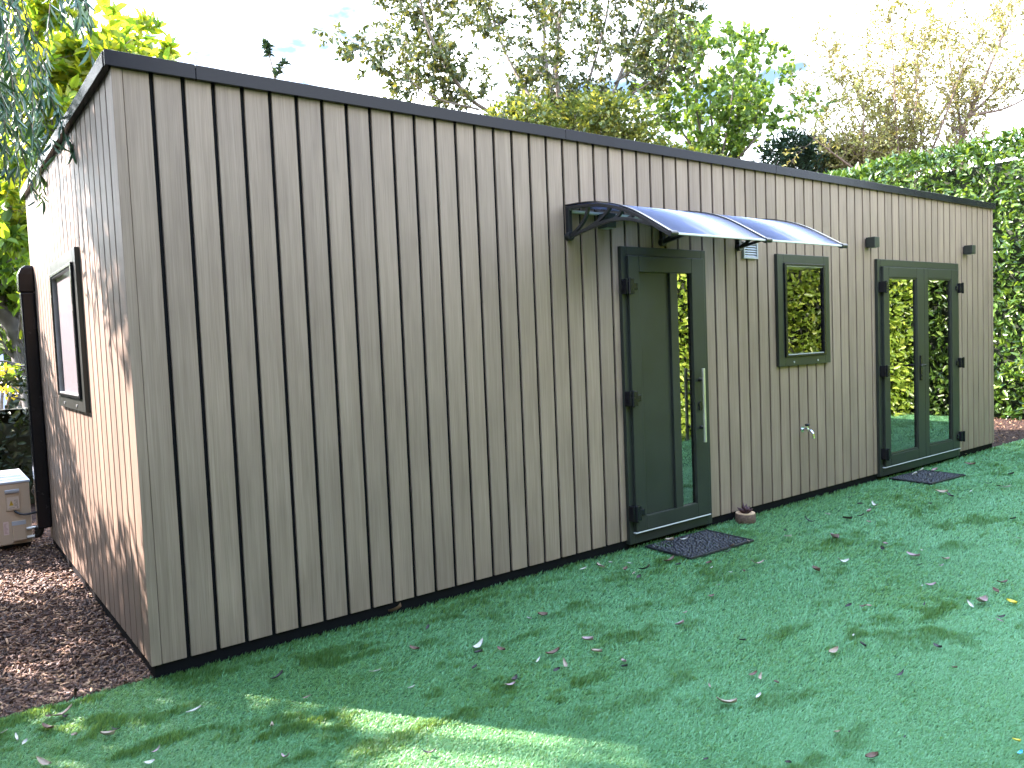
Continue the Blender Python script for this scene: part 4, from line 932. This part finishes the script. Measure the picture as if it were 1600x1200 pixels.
SPECIAL = {(1533, 943): 'largest pinkish grey leaf lying at the right of the lawn', (1135, 1102): 'plump tan leaf lying alone on the front lawn, biggest near the middle', (1367, 792): 'long whitish leaf lying flat on the turf below the front window',
           (1594, 1181): 'scrap of bright blue plastic at the lower right corner', (746, 1014): 'long silvery twisted leaf on the shaded lawn below the boards', (617, 957): 'starry brown leaf against the plinth of the blank left wall',
           (95, 1121): 'long tan twig-like leaf near the edge of the bark bed', (1303, 842): 'large crumpled pinkish grey leaf on the lawn below the tap', (1316, 880): 'whitish boat-shaped leaf pointing up right on the mid lawn', (1427, 871): 'broad pinkish grey leaf with a brown end on the mid lawn'}
for (px, py, sz, s_, c) in FL:
    g = ground(px, py, GZ + .016); dist = (g - CP).dot(CF); ln = sz / F * dist * 1.12
    o = bpy.data.objects.new('fallen_leaf' if c != 'blue' else 'plastic_scrap', leaf_me(s_, c)); COL.objects.link(o)
    o.location = (g.x, g.y, GZ + .012 + .012); o.scale = (ln, ln, ln * .9)
    o.rotation_euler = (rng.uniform(-.35, .35), rng.uniform(-.3, .3), -.65 + rng.normal(0, .7))
    tag(o, SPECIAL.get((px, py)) or '%s %s fallen leaf %s' % (ADJ[s_], CN[c], zone(px, py)), 'leaf' if c != 'blue' else 'scrap', 'fallen leaves on the lawn')
for (wx, wy, s_, c, lb) in ((3.43, -.13, 3, 'tan', 'upright tan leaf caught on the mat of the single door'), (3.53, -.18, 4, 'pale', 'thin whitish leaf lying on the mat of the single door'), (6.98, -.18, 1, 'pale', 'pale leaf on the rear left part of the double door mat'), (7.22, -.13, 0, 'pale', 'long pale leaf on the rear edge of the double door mat'), (6.98, -.32, 2, 'pale', 'curved pale leaf on the middle of the double door mat'), (7.31, -.22, 1, 'pink', 'pinkish leaf near the right end of the double door mat')):
    o = bpy.data.objects.new('fallen_leaf', leaf_me(s_, c)); COL.objects.link(o); o.location = (wx, wy, GZ + .043); o.scale = (.06, .06, .06); o.rotation_euler = (rng.uniform(-.4, .4), rng.uniform(-.4, .2), rng.uniform(-1, .5))
    tag(o, lb, 'leaf', 'fallen leaves on the lawn')

# ------------------------------------------------------------------ light
SUN = Vector((-.66, 1., .80)).normalized()         # towards the sun
el, az = math.asin(SUN.z), math.atan2(SUN.x, SUN.y)
sl = bpy.data.lights.new('sun', 'SUN'); sl.energy = 2.05; sl.angle = R(.53); sl.color = (1., .85, .81)
so = bpy.data.objects.new('sun', sl); COL.objects.link(so); so.rotation_euler = SUN.to_track_quat('Z', 'Y').to_euler(); so.location = (-10, 15, 12)
w = bpy.data.worlds.new('World'); scene.world = w; w.use_nodes = True; nt = w.node_tree
bg = nt.nodes['Background']; sky = N(nt, 'ShaderNodeTexSky', sky_type='NISHITA'); sky.sun_disc = False; sky.sun_elevation = el; sky.sun_rotation = az
sky.altitude = 50; sky.air_density = 1.; sky.dust_density = .3; sky.ozone_density = 1.5
tc = N(nt, 'ShaderNodeTexCoord'); mp = N(nt, 'ShaderNodeMapping'); mp.inputs['Scale'].default_value = (1, 1, 2.2); mp.inputs['Location'].default_value = (.35, .1, .2); nt.links.new(tc.outputs['Generated'], mp.inputs[0])
cn = N(nt, 'ShaderNodeTexNoise'); cn.inputs['Scale'].default_value = 2.2; cn.inputs['Detail'].default_value = 7; cn.inputs['Roughness'].default_value = .55; nt.links.new(mp.outputs[0], cn.inputs['Vector'])
cr = ramp(nt, [(.38, (0, 0, 0)), (.525, (1, 1, 1))]); nt.links.new(cn.outputs['Fac'], cr.inputs[0])
mx = N(nt, 'ShaderNodeMix', data_type='RGBA'); sx = N(nt, 'ShaderNodeSeparateXYZ'); nt.links.new(tc.outputs['Generated'], sx.inputs[0])
hi = N(nt, 'ShaderNodeMapRange', interpolation_type='SMOOTHSTEP'); hi.inputs['From Min'].default_value = .45; hi.inputs['From Max'].default_value = .75; hi.inputs['To Min'].default_value = 1.; hi.inputs['To Max'].default_value = .25
nt.links.new(sx.outputs['Z'], hi.inputs['Value']); mm = N(nt, 'ShaderNodeMath', operation='MULTIPLY'); nt.links.new(cr.outputs[0], mm.inputs[0]); nt.links.new(hi.outputs[0], mm.inputs[1])
ya = N(nt, 'ShaderNodeMapRange', interpolation_type='SMOOTHSTEP'); ya.inputs['From Min'].default_value = -.25; ya.inputs['From Max'].default_value = .3; ya.inputs['To Min'].default_value = .5
nt.links.new(sx.outputs['Y'], ya.inputs['Value']); m3 = N(nt, 'ShaderNodeMath', operation='MULTIPLY'); nt.links.new(mm.outputs[0], m3.inputs[0]); nt.links.new(ya.outputs[0], m3.inputs[1])
nt.links.new(m3.outputs[0], mx.inputs[0]); lowz = N(nt, 'ShaderNodeMapRange', interpolation_type='SMOOTHSTEP'); lowz.inputs['From Min'].default_value = .35; lowz.inputs['From Max'].default_value = .75; lowz.inputs['To Min'].default_value = .12
nt.links.new(sx.outputs['Z'], lowz.inputs['Value']); dim = N(nt, 'ShaderNodeMix', data_type='RGBA', blend_type='MULTIPLY'); dim.inputs[0].default_value = 1.
nt.links.new(sky.outputs[0], dim.inputs[6]); nt.links.new(lowz.outputs[0], dim.inputs[7]); nt.links.new(dim.outputs[2], mx.inputs[6]); mx.inputs[7].default_value = (4.6, 4.8, 5.1, 1)
nt.links.new(mx.outputs[2], bg.inputs[0]); bg.inputs[1].default_value = .15

scene.view_settings.view_transform = 'Standard'; scene.view_settings.look = 'None'; scene.view_settings.exposure = 4.2; scene.view_settings.gamma = 1
scene.render.engine = 'CYCLES'; scene.cycles.use_denoising = True; scene.cycles.max_bounces = 8; scene.cycles.transparent_max_bounces = 12
